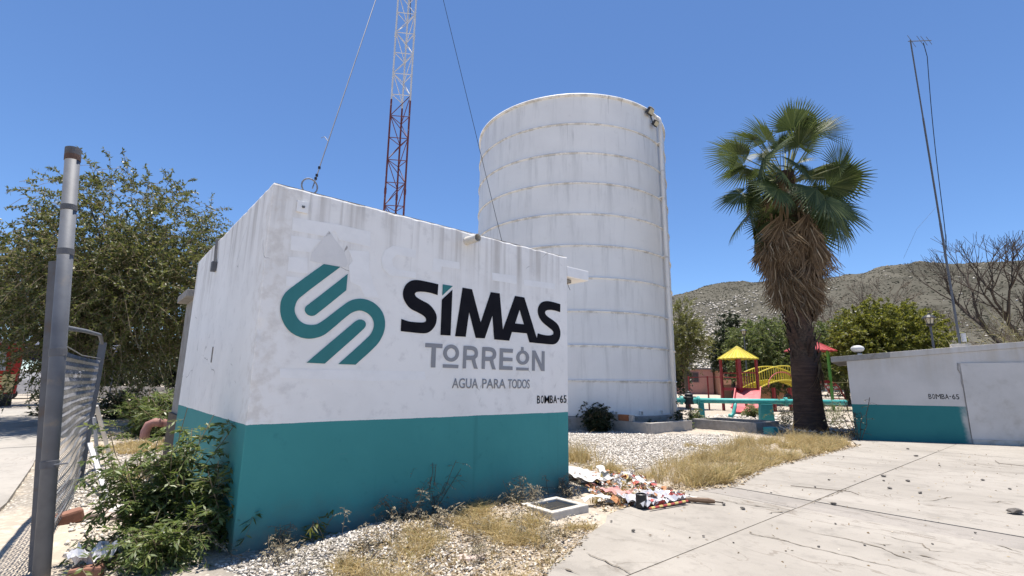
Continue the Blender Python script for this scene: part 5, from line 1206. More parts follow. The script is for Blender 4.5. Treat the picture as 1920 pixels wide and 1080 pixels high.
def tree(name, label, base, fork_z, trunk_r, ells, n_twig, twig_len, droop, leaf, leafmat, n_leaf, group=None, lean=(0, 0), limbs=16, bark='bark', twig_r=.006, cat='tree', up=.0, bare=0.0, shell=.5, spread=.5, twigmat='twig'):
    g = thing(name, label, cat, base, group); b = Vector(base)
    fk = b + Vector((lean[0], lean[1], fork_z))
    MB().tube([b - Z3 * .3, b + (fk - b) * .3 + Vector((.05, .02, 0)), b + (fk - b) * .7 - Vector((.04, .03, 0)), fk], [trunk_r * 1.35, trunk_r * 1.05, trunk_r * .9, trunk_r * .75], 9).build('trunk', M[bark], g, smooth=True)
    tg, _ = ell_points(limbs, ells, .5)
    for q in tg:
        q = Vector(q); mid = fk.lerp(q, .5) + Vector((RNG.normal() * .2, RNG.normal() * .2, .12 * (q - fk).length)); r = trunk_r * RNG.uniform(.22, .5)
        q1 = fk.lerp(mid, .55) + Vector((RNG.normal() * .1, RNG.normal() * .1, RNG.normal() * .1)); q2 = mid.lerp(q, .5) + Vector((RNG.normal() * .15, RNG.normal() * .15, RNG.normal() * .1))
        MB().tube([fk, q1, mid, q2, q], [r, r * .85, r * .6, r * .38, r * .15], 6, caps=False).build('limb', M[bark], g, smooth=True)
    C, d = ell_points(n_twig, ells, shell)
    D = unit(d + RNG.normal(size=(n_twig, 3)) * spread + np.array([0, 0, up]))
    L = RNG.uniform(*twig_len, n_twig); dr = RNG.uniform(.5, 1.3, n_twig) * droop
    ns = 4; T = curve_pts(C, D, L, dr, ns)
    V, Q = tubes_np(T[:, :-1].reshape(-1, 3), T[:, 1:].reshape(-1, 3), twig_r, twig_r * .6, 3)
    o = link_mesh('twigs', fast_mesh('twigs', V - np.array(base), Q), M[twigmat], g); o['kind'] = 'stuff'
    # leaves along the twigs
    keep = np.where(RNG.random(n_twig) >= bare)[0]
    k = np.repeat(keep, n_leaf); s = RNG.uniform(.08, 1, len(k)) * ns; i = np.minimum(s.astype(int), ns - 1); f = (s - i)[:, None]
    P = T[k, i] * (1 - f) + T[k, i + 1] * f; tg = unit(T[k, i + 1] - T[k, i])
    LD = unit(tg * .6 + RNG.normal(size=P.shape) * .75 + np.array([0, 0, -.12]))
    V, Q = leaf_quads(P, LD, RNG.uniform(.65, 1.25, len(k)) * leaf[0], RNG.uniform(.7, 1.2, len(k)) * leaf[1])
    o = link_mesh('crown', fast_mesh('crown', V - np.array(base), Q), M[leafmat], g); o['kind'] = 'stuff'
    return g

M['lf_mesq'] = mat_leaf('thorn_tree_leaf', [(0, (.04, .056, .018)), (.5, (.092, .115, .036)), (.84, (.16, .175, .06)), (.94, (.22, .20, .10)), (1, (.15, .085, .06))], .42, .42, (.2, .21, .04))
M['lf_green'] = mat_leaf('bright_green_leaf', [(0, (.075, .09, .016)), (.6, (.15, .165, .026)), (1, (.23, .23, .05))], .5, .4, (.28, .28, .035))
M['lf_mid'] = mat_leaf('mid_green_leaf', [(0, (.065, .09, .028)), (.6, (.125, .16, .05)), (1, (.19, .215, .075))], .5, .4, (.22, .27, .06))
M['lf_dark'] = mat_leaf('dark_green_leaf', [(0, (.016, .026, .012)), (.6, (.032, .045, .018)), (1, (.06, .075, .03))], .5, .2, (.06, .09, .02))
M['lf_lime'] = mat_leaf('pale_lime_leaf', [(0, (.10, .115, .03)), (.6, (.17, .18, .05)), (1, (.24, .23, .08))], .5, .35, (.25, .26, .06))
M['lf_shrub'] = mat_leaf('shrub_leaf', [(0, (.05, .08, .022)), (.5, (.105, .145, .042)), (.9, (.18, .22, .07)), (1, (.26, .28, .11))], .42, .36, (.24, .31, .06), .4)
M['lf_dry'] = mat_leaf('dry_weed', [(0, (.16, .14, .10)), (.5, (.27, .24, .175)), (1, (.38, .34, .25))], .8, .25, (.3, .25, .14), .2)
M['lf_straw'] = mat_leaf('straw_grass', [(0, (.32, .24, .115)), (.45, (.50, .39, .20)), (.8, (.64, .53, .31)), (.9, (.34, .31, .13)), (1, (.20, .21, .07))], .7, .4, (.62, .48, .22), .25)
M['lf_drypalm'] = mat_leaf('dry_cane', [(0, (.22, .19, .10)), (.6, (.34, .30, .17)), (1, (.16, .17, .06))], .7, .3, (.3, .28, .12), .2)

tree('thorn_tree', 'large feathery thorn tree overhanging the sidewalk behind the gate', (-15.6, 17.2, 0), 2.2, .26,
     [(-13.7, 17, 6.2, 2.6, 3.0, 2.8), (-13.2, 16.6, 4.6, 3.6, 3.2, 2.4), (-16.9, 17.6, 5.0, 2.8, 3.0, 1.7), (-11.9, 16.6, 4.9, 1.9, 2.2, 1.7), (-14.2, 16.4, 3.2, 3.8, 2.4, 1.7), (-19.0, 17.4, 5.0, 2.9, 2.8, 1.2)],
     4300, (.6, 1.5), .42, (.125, .05), 'lf_mesq', 32, limbs=30, bark='bark_dark', twig_r=.009, up=.12, spread=.85, shell=.5, bare=.08)
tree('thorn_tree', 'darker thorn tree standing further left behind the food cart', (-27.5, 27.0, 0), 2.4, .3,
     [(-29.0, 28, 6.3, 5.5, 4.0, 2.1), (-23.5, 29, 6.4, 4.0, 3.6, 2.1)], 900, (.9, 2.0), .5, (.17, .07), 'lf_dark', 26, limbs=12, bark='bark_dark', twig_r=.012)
tree('green_tree', 'bright green rounded tree rising behind the low pump building', (25.2, 33.5, 0), 2.4, .22,
     [(25.2, 33, 4.9, 2.8, 2.6, 2.2), (27.0, 33.5, 4.7, 3.0, 2.6, 2.0), (24.2, 33.2, 4.3, 1.6, 2.0, 1.9), (26.0, 32.5, 3.2, 3.0, 2.4, 1.6)], 2100, (.5, 1.1), .3, (.2, .105), 'lf_green', 30, twig_r=.01, up=.4)
tree('park_tree', 'soft mid green tree behind the yellow tower and bridge', (23.3, 44.0, 0), 2.2, .22,
     [(21.9, 43, 5.0, 2.6, 2.6, 2.3), (24.6, 43.5, 5.1, 2.7, 2.6, 2.2), (23.2, 42.5, 3.5, 3.6, 2.6, 1.8)], 1700, (.6, 1.3), .6, (.24, .085), 'lf_mid', 30, twig_r=.01)
tree('park_tree', 'mid green tree right of the palm trunk behind the red roof', (29.8, 44.0, 0), 2.2, .22,
     [(29.0, 43, 5.0, 2.6, 2.4, 2.2), (31.2, 43.5, 5.4, 2.6, 2.4, 2.3), (30.0, 42.5, 3.3, 3.2, 2.4, 1.8)], 1500, (.6, 1.3), .5, (.24, .085), 'lf_mid', 30, twig_r=.01)
tree('conifer_tree', 'dark narrow tree left of the lamp below the rocky slope', (20.7, 46.0, 0), 2.0, .2,
     [(20.7, 46, 6.9, .8, .8, 1.5), (20.4, 46, 5.6, 1.4, 1.2, 1.3), (20.6, 46, 4.2, 1.7, 1.4, 1.4)], 600, (.4, .8), .3, (.22, .1), 'lf_dark', 28, bark='bark_dark')
tree('willow_tree', 'pale lime tree with wispy shoots beside the tank edge', (11.9, 33.5, 0), 2.6, .13,
     [(11.9, 33.5, 5.6, .9, .9, 1.7), (12.2, 33.2, 4.4, 1.1, 1.0, 1.3), (11.6, 33.6, 3.6, .9, .9, 1.0)], 620, (.5, 1.1), .35, (.16, .045), 'lf_lime', 28, up=.7, twig_r=.009)
tree('leafy_bush', 'dark hanging bush against the right edge of the tank', (11.6, 35.5, 0), 1.3, .1,
     [(11.5, 35.3, 3.0, .8, .8, 1.3), (11.9, 35.3, 2.4, .7, .7, .9)], 200, (.3, .8), .8, (.2, .08), 'lf_dark', 24, cat='bush')
for k_, (x_, y_, h_, lab) in enumerate(((38.5, 62, 5.2, 'dark green tree far behind the bare branches'), (33.0, 66, 5.0, 'distant green tree between the palm and the round tree'), (49, 66, 6.0, 'distant dull green tree at the far right'))):
    tree('park_tree', lab, (x_, y_, .4), 2.0, .2, [(x_, y_, h_, 3.2, 2.6, 2.2), (x_ + 2, y_, h_ - 1, 2.6, 2.4, 2.0)], 360, (.7, 1.6), .4, (.3, .14), 'lf_mid', 24, twig_r=.014)

for x_, y_, lb_ in ((-29.5, 43, 'dark street tree beyond the pale wall on the left'), (-21.5, 45, 'dark street tree seen under the thorn tree crown'), (-37.5, 44, 'dark street tree behind the parked van')):
    tree('street_tree', lb_, (x_, y_, 0), 1.6, .25, [(x_, y_, 3.6, 4.2, 2.6, 2.2), (x_ + 1.5, y_ - .5, 2.3, 3.6, 2.2, 1.3)], 520, (.7, 1.6), .5, (.34, .15), 'lf_dark', 22, limbs=8, twig_r=.012, bark='bark_dark')
# ------------------------------------------------------------------ leafless trees
def bare_tree(name, label, base, h, levels, seed, mt='bark_dark', r0=.2, spread=.55, trunk_frac=.25, up=.25, kids=(3, 4), twig_min=.008, ratio=(.62, .82)):
    rr = random.Random(seed); g = thing(name, label, 'tree', base, 'leafless trees'); b = Vector(base)
    A_, B_, ra, rb = [], [], [], []
    def grow(p, d, L, r, lv):
        q = p; dd = d; segs = 3 if lv > 1 else 2
        for i in range(segs):
            dd = (dd + Vector((rr.gauss(0, .13), rr.gauss(0, .13), rr.gauss(0, .1) + up * .08))).normalized(); n = q + dd * L / segs
            r1 = max(r * (1 - .28 / segs), twig_min * .6); A_.append(q); B_.append(n); ra.append(r); rb.append(r1)
            q = n; r = r1
            if lv > 1 and i < segs - 1 and rr.random() < .55:
                s = Vector((rr.gauss(0, 1), rr.gauss(0, 1), rr.gauss(.2, .5))).normalized(); grow(q, (dd * .6 + s * .8).normalized(), L * .55, r * .5, lv - 2)
        if lv <= 0: return
        for k in range(rr.randint(*kids)):
            s = Vector((rr.gauss(0, 1), rr.gauss(0, 1), rr.gauss(0, .7))).normalized()
            grow(q, (dd + s * spread * rr.uniform(.7, 1.5) + Z3 * up * .4).normalized(), L * rr.uniform(*ratio), r * rr.uniform(.55, .75), lv - 1)
    t0 = b + Z3 * h * trunk_frac
    MB().tube([b - Z3 * .3, b + Z3 * h * trunk_frac * .5 + Vector((.05, 0, 0)), t0], [r0 * 1.3, r0, r0 * .9], 8).build('trunk', M[mt], g, smooth=True)
    for k in range(4):
        a = 2 * math.pi * k / 4 + rr.random(); grow(t0 - Z3 * .1 * k, Vector((math.cos(a) * .55, math.sin(a) * .55, .9)).normalized(), h * .27, r0 * .62, levels)
    V, Q = tubes_np(np.array(A_), np.array(B_), np.array(ra), np.array(rb), 4)
    o = link_mesh('branches', fast_mesh('branches', V - np.array(base), Q), M[mt], g, smooth=True); o['kind'] = 'stuff'
bare_tree('bare_tree', 'tall leafless tree with dark spreading branches behind the antenna pole', (37.0, 35.0, 0), 13.2, 4, 5, r0=.36, twig_min=.022, up=.5, spread=.5)
bare_tree('bare_tree', 'brown leafless tree to the right of the palm skirt', (38.5, 53.0, 0), 13.0, 4, 12, r0=.24, mt='bark', twig_min=.025, up=.3)
bare_tree('bare_tree', 'low leafless tree between the palm and the antenna pole', (44.5, 52.0, 0), 10.0, 4, 22, r0=.2, mt='bark', twig_min=.025, up=.2)
bare_tree('bare_tree', 'leafless tree at the right edge of the picture', (46.5, 42.0, 0), 9.5, 4, 31, r0=.22, mt='bark', twig_min=.02, up=.2)
# dry cane clump over the roof at the far right
cg = thing('dry_cane', 'clump of dry yellow cane leaning over the roof at far right', 'plant', (25.0, 23.0, 0))
n_ = 260; C = np.array([25.5, 23.5, 0]) + RNG.normal(size=(n_, 3)) * np.array([1.7, 1.0, 0]); D = unit(RNG.normal(size=(n_, 3)) * .35 + np.array([-.25, 0, 1]))
T = curve_pts(C, D, RNG.uniform(4.0, 6.6, n_), RNG.uniform(.05, .45, n_), 6, .2)
V, Q = tubes_np(T[:, :-1].reshape(-1, 3), T[:, 1:].reshape(-1, 3), .012, .009, 3); o = link_mesh('canes', fast_mesh('canes', V - np.array([25.0, 23, 0]), Q), M['lf_drypalm'], cg); o['kind'] = 'stuff'
k = np.repeat(np.arange(n_), 14); i = RNG.integers(2, 6, len(k)); P = T[k, i]; LD = unit(RNG.normal(size=P.shape) + np.array([0, 0, -.5]))
V, Q = leaf_quads(P, LD, RNG.uniform(.3, .7, len(k)), .035); o = link_mesh('blades', fast_mesh('blades', V - np.array([25.0, 23, 0]), Q), M['lf_drypalm'], cg); o['kind'] = 'stuff'

# ------------------------------------------------------------------ palm
PX, PY = 10.78, 18.05
palm = thing('fan_palm', 'tall fan palm with a hanging skirt of dead brown fronds', 'palm tree', (PX, PY, 0))
def m_palm_trunk():
    t = NT('palm_trunk'); co = t.coord(); x = t.sep(co)
    n1 = t.noise(t.mapping(co, (3, 3, 8)), 1.2, 5, .65); n2 = t.noise(co, 14, 5, .65)
    rings = t.noise(t.mapping(co, (1, 1, 26)), 1.0, 3, .6)
    low = t.mix(t.smooth(n1, .35, .65), (.085, .055, .042), (.125, .08, .06)); low = t.mix(t.math('MULTIPLY', t.smooth(rings, .45, .6), .5), low, (.06, .04, .033))
    hi = t.mix(t.smooth(n2, .4, .6), (.06, .042, .032), (.115, .078, .055))
    col = t.mix(t.smooth(t.math('ADD', x[2], t.math('MULTIPLY', n1, .4)), 2.6, 2.9), low, hi)
    h = t.math('ADD', t.math('MULTIPLY', n2, .8), rings)
    return t.bsdf(col, .95, t.bump(h, .9, .03), 0, .15)
M['palmtrunk'] = m_palm_trunk()
M['frond'] = mat_leaf('palm_frond', [(0, (.034, .054, .019)), (.6, (.06, .088, .03)), (1, (.11, .135, .05))], .5, .25, (.14, .18, .04), .28)
M['petiole'] = mat_plain('palm_petiole', (.20, .21, .08), (.15, .17, .06), rough=.4, bump=0)
M['deadfrond'] = mat_leaf('dead_palm_frond', [(0, (.12, .08, .048)), (.5, (.24, .17, .105)), (.85, (.35, .265, .17)), (1, (.46, .38, .27))], .75, .2, (.25, .16, .08), .25)
V = []; zs = np.concatenate([np.arange(-.2, 10.0, .12)]); nn = 28
for z in zs:
    r = np.interp(z, [-.2, 0, .25, .7, 1.6, 2.6, 2.8, 4.5, 10.0], [.66, .60, .53, .485, .455, .43, .415, .37, .32])
    for k in range(nn):
        A = 2 * math.pi * k / nn
        b_ = .012 * mn.noise(Vector((math.cos(A) * 3, math.sin(A) * 3, z * 3))) + (.055 * max(0, mn.noise(Vector((math.cos(A) * 4.5, math.sin(A) * 4.5, z * 4.5)))) if z > 2.7 else 0)
        V.append((PX + (r + b_) * math.cos(A), PY + (r + b_) * math.sin(A), z))
Q = [(j * nn + k, j * nn + (k + 1) % nn, (j + 1) * nn + (k + 1) % nn, (j + 1) * nn + k) for j in range(len(zs) - 1) for k in range(nn)]
link_mesh('trunk', fast_mesh('trunk', np.array(V) - np.array([PX, PY, 0]), Q), M['palmtrunk'], palm, smooth=True)
# old leaf bases, ragged, on the middle of the trunk
def boot_mesh():
    w = .075
    V = [(-w, 0, 0), (w, 0, 0), (w * .8, .07, .14), (-w * .8, .07, .14), (w * .3, .13, .30), (-w * .3, .13, .28), (0, .03, .1)]
    F = [(0, 1, 2, 3), (3, 2, 4, 5), (1, 0, 6), (0, 3, 6), (2, 1, 6), (3, 5, 6), (4, 2, 6), (5, 4, 6)]
    me = bpy.data.meshes.new('leaf_base'); me.from_pydata(V, [], F); me.materials.append(M['palmtrunk']); return me
bmsh = boot_mesh()
def inst(name, me, parent, loc, rot, sc=1.0):
    o = bpy.data.objects.new(name, me); COL.objects.link(o); o.parent = parent
    o.location = Vector(loc) - Vector(ORG[parent.name]); o.rotation_euler = rot; o.scale = (sc, sc, sc) if not isinstance(sc, tuple) else sc
    return o
for k in range(190):
    z = 2.15 + 2.7 * RNG.random() ** .9; A = RNG.uniform(0, 2 * math.pi); r = .39
    inst('leaf_base', bmsh, palm, (PX + r * math.cos(A), PY + r * math.sin(A), z), (RNG.uniform(-.15, .75), RNG.normal() * .25, A - math.pi / 2), RNG.uniform(.9, 1.7))
def fan_mesh(seed, dead=False):
    """one fan frond along +X: petiole then a pleated fan of folded blades with drooping tips"""
    rr = np.random.default_rng(seed); V = []; F = []
    pl = rr.uniform(.85, 1.75) if not dead else rr.uniform(.5, .8)
    sag = rr.uniform(.02, .14)
    def pp(t): return np.array([pl * t, 0, -sag * t * t])
    w = .026
    mi = []
    for i in range(6):
        c = pp(i / 5); ww = w * (1.25 - .55 * i / 5); V += [c + [0, -ww, 0], c + [0, ww, 0], c + [0, 0, -ww * .9]]
    for i in range(5):
        a = i * 3; b = a + 3
        F += [(a, a + 1, b + 1, b), (a + 1, a + 2, b + 2, b + 1), (a + 2, a, b, b + 2)]
    mi += [1] * len(F)
    hub = pp(1.0); nb = 38 if not dead else 22
    fold = rr.uniform(.15, 1.0); bend = rr.uniform(.1, .5) if seed < 53 else rr.uniform(.2, 1.25); cb, sb = math.cos(bend), math.sin(bend)
    R0 = rr.uniform(.95, 1.22) if not dead else rr.uniform(1.0, 1.4)
    spread_ = R_(rr.uniform(70, 105) if seed < 53 else rr.uniform(110, 150)) if not dead else R_(rr.uniform(25, 55))
    for j in range(nb):
        u = -1 + 2 * (j + .5) / nb; th = u * spread_; half = spread_ / nb * 1.04
        d = np.array([math.cos(th) * cb, math.sin(th), -math.cos(th) * sb]) if not dead else np.array([math.cos(th), math.sin(th), 0]); up_ = np.array([sb, 0, cb]) if not dead else np.array([0, 0, 1.0]); L = R0 * (.70 + .30 * math.cos(th * .8)) * rr.uniform(.9, 1.06)
        tip = rr.uniform(.15, .55) if not dead else rr.uniform(.1, .5); twist = rr.normal() * (.10 if not dead else .5)
        k0 = len(V)
        for i, t in enumerate((.04, .3, .55, .75, .9, 1.0)):
            c = hub + d * L * t - up_ * fold * (abs(u) ** 1.5) * L * t * .6; c[2] -= tip * max(0, t - .5) ** 2 * L * 1.3
            if dead: c[2] += rr.normal() * .03; c[1] += rr.normal() * .03 * t
            wd = L * t * math.tan(half) if t < .56 else L * .55 * math.tan(half) * max(0.04, (1 - t) / .45) ** .8
            if dead: wd = min(wd, .03) + .006
            s = np.cross(up_, d) + up_ * twist; s /= np.linalg.norm(s)
            ridge = up_ * .35 * wd
            V += [c - s * wd, c + ridge, c + s * wd]
        for i in range(5):
            a = k0 + i * 3; b = a + 3; F += [(a, a + 1, b + 1, b), (a + 1, a + 2, b + 2, b + 1)]; mi += [0, 0]
    me = bpy.data.meshes.new('dead_frond' if dead else 'frond'); me.from_pydata([tuple(v) for v in V], [], F)
    me.materials.append(M['deadfrond'] if dead else M['frond']); me.materials.append(M['deadfrond'] if dead else M['petiole']); me.polygons.foreach_set('material_index', mi); me.update()
    return me
fans = [fan_mesh(50 + k) for k in range(9)]; deads = [fan_mesh(90 + k, True) for k in range(7)]
NF = 70
for k in range(NF):
    f = (k + .5) / NF; A = k * 2.39996 + RNG.normal() * .15
    el = R_(84 - 132 * f ** .85 + RNG.normal() * 12)
    z = 10.0 - 1.1 * f; young = k % 3 == 1 and f < .8
    inst('frond', fans[k % 3] if f < .3 else fans[3 + k % 6], palm, (PX + .2 * math.cos(A), PY + .2 * math.sin(A), z), (RNG.normal() * .75, -el, A), (RNG.uniform(.45, .8) if young else RNG.uniform(1.0, 1.3)))
for k in range(250):
    f = RNG.random(); A = RNG.uniform(0, 2 * math.pi); z = 5.75 + 2.75 * f ** .8
    rad = .42 + .80 * np.clip((z - 5.2) / 2.6, 0, 1) * RNG.uniform(.55, 1.05)
    el = R_(-86 + 13 * f * RNG.random() + RNG.normal() * 2.5)
    inst('dead_frond', deads[k % 7], palm, (PX + rad * .75 * math.cos(A), PY + rad * .75 * math.sin(A), z), (RNG.normal() * .7, -el, A), (RNG.uniform(.8, 1.15), RNG.uniform(.6, 1.0), 1))
for k in range(16):                                        # loose dead blades tangled in the live crown
    A = RNG.uniform(0, 2 * math.pi); rad = RNG.uniform(.3, 1.5)
    inst('dead_frond', deads[k % 7], palm, (PX + rad * math.cos(A), PY + rad * math.sin(A), RNG.uniform(8.6, 9.6)), (RNG.normal() * 1.0, R_(80 + RNG.normal() * 12), A), (RNG.uniform(.5, .8), RNG.uniform(.4, .9), 1))
for k, A in enumerate((-.25, .1)):                            # one strip peeling off the lower trunk
    inst('dead_frond', deads[k], palm, (PX + .5 * math.cos(A), PY + .5 * math.sin(A) - .1, 3.2), (0, R_(84), A), (.95, .8, 1))

# ------------------------------------------------------------------ shrubs and weeds
def shrub(name, label, base, stems, h, spread_, leaf, n_leaf, mt, cat='shrub', group=None, droop=.25, stem_r=.008, sub=5, sublen=.35, stemmat='twig'):
    g = thing(name, label, cat, base, group); b = np.array(base, float)
    P = b + RNG.normal(size=(stems, 3)) * np.array([.10, .10, 0]) * spread_ * 2; P[:, 2] = b[2] - .03
    D = unit(RNG.normal(size=(stems, 3)) * spread_ + np.array([0, 0, 1.0])); L = RNG.uniform(.55, 1.0, stems) * h
    T = curve_pts(P, D, L, RNG.uniform(.3, 1, stems) * droop, 5, .12)
    k = np.repeat(np.arange(stems), sub); s = RNG.uniform(.15, 1, len(k)) * 5; i = np.minimum(s.astype(int), 4); f = (s - i)[:, None]
    SP = T[k, i] * (1 - f) + T[k, i + 1] * f
    SD = unit(RNG.normal(size=SP.shape) * np.array([1, 1, .45]) + np.array([0, 0, .35])); SL = RNG.uniform(.5, 1.1, len(k)) * sublen
    T2 = curve_pts(SP, SD, SL, RNG.uniform(.2, .8, len(k)), 3, .1)
    A1, B1 = T[:, :-1].reshape(-1, 3), T[:, 1:].reshape(-1, 3); A2_, B2_ = T2[:, :-1].reshape(-1, 3), T2[:, 1:].reshape(-1, 3)
    V, Q = tubes_np(np.concatenate([A1, A2_]), np.concatenate([B1, B2_]), np.concatenate([np.full(len(A1), stem_r), np.full(len(A2_), stem_r * .4)]), np.concatenate([np.full(len(A1), stem_r * .8), np.full(len(A2_), stem_r * .3)]), 3)
    o = link_mesh('stems', fast_mesh('stems', V - b, Q), M[stemmat], g); o['kind'] = 'stuff'
    k2 = np.repeat(np.arange(len(k)), n_leaf); s = RNG.uniform(.1, 1, len(k2)) * 3; i = np.minimum(s.astype(int), 2); f = (s - i)[:, None]
    LP = T2[k2, i] * (1 - f) + T2[k2, i + 1] * f; ax = unit(T2[k2, i + 1] - T2[k2, i])
    side = np.cross(ax, np.array([0, 0, 1.0])); side = unit(side + 1e-4) * np.where(RNG.random(len(k2)) < .5, -1, 1)[:, None]
    LD = unit(ax * .55 + side * .8 + RNG.normal(size=LP.shape) * .28 + np.array([0, 0, -.15]))
    V, Q = leaf_quads(LP, LD, RNG.uniform(.6, 1.2, len(k2)) * leaf[0], RNG.uniform(.7, 1.2, len(k2)) * leaf[1], unit(RNG.normal(size=LP.shape) * .45 + np.array([0, 0, 1])))
    o = link_mesh('foliage', fast_mesh('foliage', V - b, Q), M[mt], g); o['kind'] = 'stuff'
    return g
def at_g(x, y, dz=0): return (x, y, gz(x, y) + dz)
shrub('leafy_shrub', 'leafy green shrub growing at the near corner of the pump house', at_g(-3.32, 4.95), 30, 1.38, .22, (.08, .023), 24, 'lf_shrub', sub=12, sublen=.32, stem_r=.005)
shrub('leafy_shrub', 'low green shrub in the foreground below the tall shrub', at_g(-2.92, 4.45), 22, .58, .36, (.07, .02), 22, 'lf_shrub', sub=8, sublen=.26, stem_r=.004)
shrub('leafy_shrub', 'dark green shrub in the shade against the teal side wall', at_g(-2.80, 5.14), 16, 1.05, .26, (.10, .026), 18, 'lf_shrub', sub=9, sublen=.3, stem_r=.005)
shrub('leafy_shrub', 'sparse green shrub by the gravel left of the tall shrub', at_g(-3.45, 4.55), 10, .5, .6, (.08, .022), 10, 'lf_shrub', sub=6, sublen=.25)
shrub('leafy_shrub', 'large feathery green shrub behind the pink pipe stub', at_g(-9.7, 13.9), 44, 1.75, .55, (.2, .035), 18, 'lf_shrub', sub=8, sublen=.55, stem_r=.01)
shrub('leafy_shrub', 'feathery green shrub close to the rear corner of the pump house', at_g(-8.1, 12.9), 16, 1.35, .4, (.2, .035), 12, 'lf_shrub', sub=8, sublen=.45, stem_r=.01)
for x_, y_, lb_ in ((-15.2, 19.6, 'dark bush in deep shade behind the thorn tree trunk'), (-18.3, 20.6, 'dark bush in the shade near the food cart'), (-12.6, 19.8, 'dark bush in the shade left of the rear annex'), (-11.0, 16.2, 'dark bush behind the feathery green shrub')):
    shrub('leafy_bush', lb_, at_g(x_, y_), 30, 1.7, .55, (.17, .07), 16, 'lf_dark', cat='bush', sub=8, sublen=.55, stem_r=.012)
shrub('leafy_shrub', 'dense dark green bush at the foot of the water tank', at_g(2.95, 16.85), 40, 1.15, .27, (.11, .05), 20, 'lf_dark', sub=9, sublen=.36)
shrub('weed', 'thin dark weed with round leaves beside the tank base', at_g(6.05, 17.95), 4, 1.25, .12, (.13, .09), 7, 'lf_dark', cat='weed', sub=5, sublen=.25)
shrub('weed', 'short green weed between the valve box and the tank', at_g(6.35, 18.2), 10, .65, .4, (.09, .03), 10, 'lf_shrub', cat='weed', sub=5, sublen=.25)
shrub('weed', 'small dark weed on the tank foundation behind the blocks', at_g(5.05, 17.7), 4, .55, .2, (.09, .05), 7, 'lf_dark', cat='weed', sub=4, sublen=.2)
shrub('leafy_shrub', 'pale green shrub at the right foot of the tank', at_g(7.15, 19.4), 22, .95, .45, (.12, .035), 12, 'lf_mid', sub=7, sublen=.3)
shrub('leafy_shrub', 'green shrub beside the red slide behind the pipe', at_g(12.2, 25.2), 22, 1.05, .4, (.14, .04), 12, 'lf_mid', sub=8, sublen=.35)
shrub('leafy_shrub', 'thin green shrub in front of the pipe left of the palm trunk', at_g(10.9, 19.9), 14, 1.6, .35, (.13, .02), 9, 'lf_mid', sub=6, sublen=.4)
shrub('leafy_shrub', 'wispy green shrub right of the palm trunk', at_g(12.9, 20.0), 16, 1.9, .45, (.15, .022), 9, 'lf_mid', sub=6, sublen=.45)
shrub('creeper', 'dark thin creeper climbing the left corner of the low pump building', at_g(10.25, 14.75), 7, 1.75, .30, (.06, .035), 4, 'lf_dark', cat='creeper', sub=6, sublen=.3, stemmat='bark_dark', stem_r=.012)
shrub('dry_weed', 'dark twiggy dry weed standing against the teal wall', at_g(-.95, 6.08), 12, .78, .34, (.03, .010), 8, 'lf_dry', cat='weed', sub=7, sublen=.2, stem_r=.004, stemmat='bark')
shrub('dry_weed', 'bushy grey dry weed in front of the teal wall', at_g(-1.02, 5.72), 34, .46, .75, (.028, .014), 12, 'lf_dry', cat='weed', sub=9, sublen=.15, stem_r=.0035)
shrub('dry_weed', 'low grey dry weed in the gravel at the wall corner', at_g(-2.0, 4.62), 26, .34, .95, (.026, .012), 10, 'lf_dry', cat='weed', sub=8, sublen=.13, stem_r=.003)
shrub('dry_weed', 'greyish dry weed beside the manhole frame', at_g(.18, 6.55), 18, .46, .45, (.026, .012), 9, 'lf_dry', cat='weed', sub=7, sublen=.15, stem_r=.0035)
shrub('dry_weed', 'dark dry weed at the far corner of the painted front wall', at_g(.82, 7.35), 20, .42, .6, (.03, .012), 9, 'lf_dry', cat='weed', sub=7, sublen=.15, stem_r=.004, stemmat='bark')
for k_, (x_, y_, w_, lb_) in enumerate(((-.45, 5.35, .5, 'grey dry weed among the straw in the middle of the weed strip'), (.15, 5.65, .45, 'grey dry weed between the straw and the manhole'), (-1.45, 5.0, .45, 'grey dry weed on the gravel heap below the sign'), (-.2, 4.65, .5, 'grey dry weed close to the edge of the concrete'), (-1.25, 4.4, .6, 'grey dry weed at the bottom of the gravel heap'), (.45, 5.2, .4, 'small grey dry weed touching the concrete edge'))):
    shrub('dry_weed', lb_, at_g(x_, y_), 18, .26 + .04 * (k_ % 3), .95, (.024, .011), 9, 'lf_dry', cat='weed', sub=7, sublen=.12, stem_r=.0028)
shrub('weed', 'small yellow green weed sprouting at the base of the teal wall', at_g(-1.85, 5.08), 5, .34, .3, (.10, .022), 6, 'lf_green', cat='weed', sub=3, sublen=.14, stem_r=.004)
shrub('weed', 'thin dry sprig left of the yellow green weed', at_g(-2.05, 4.92), 4, .3, .4, (.06, .012), 5, 'lf_straw', cat='weed', sub=3, sublen=.12, stem_r=.003)

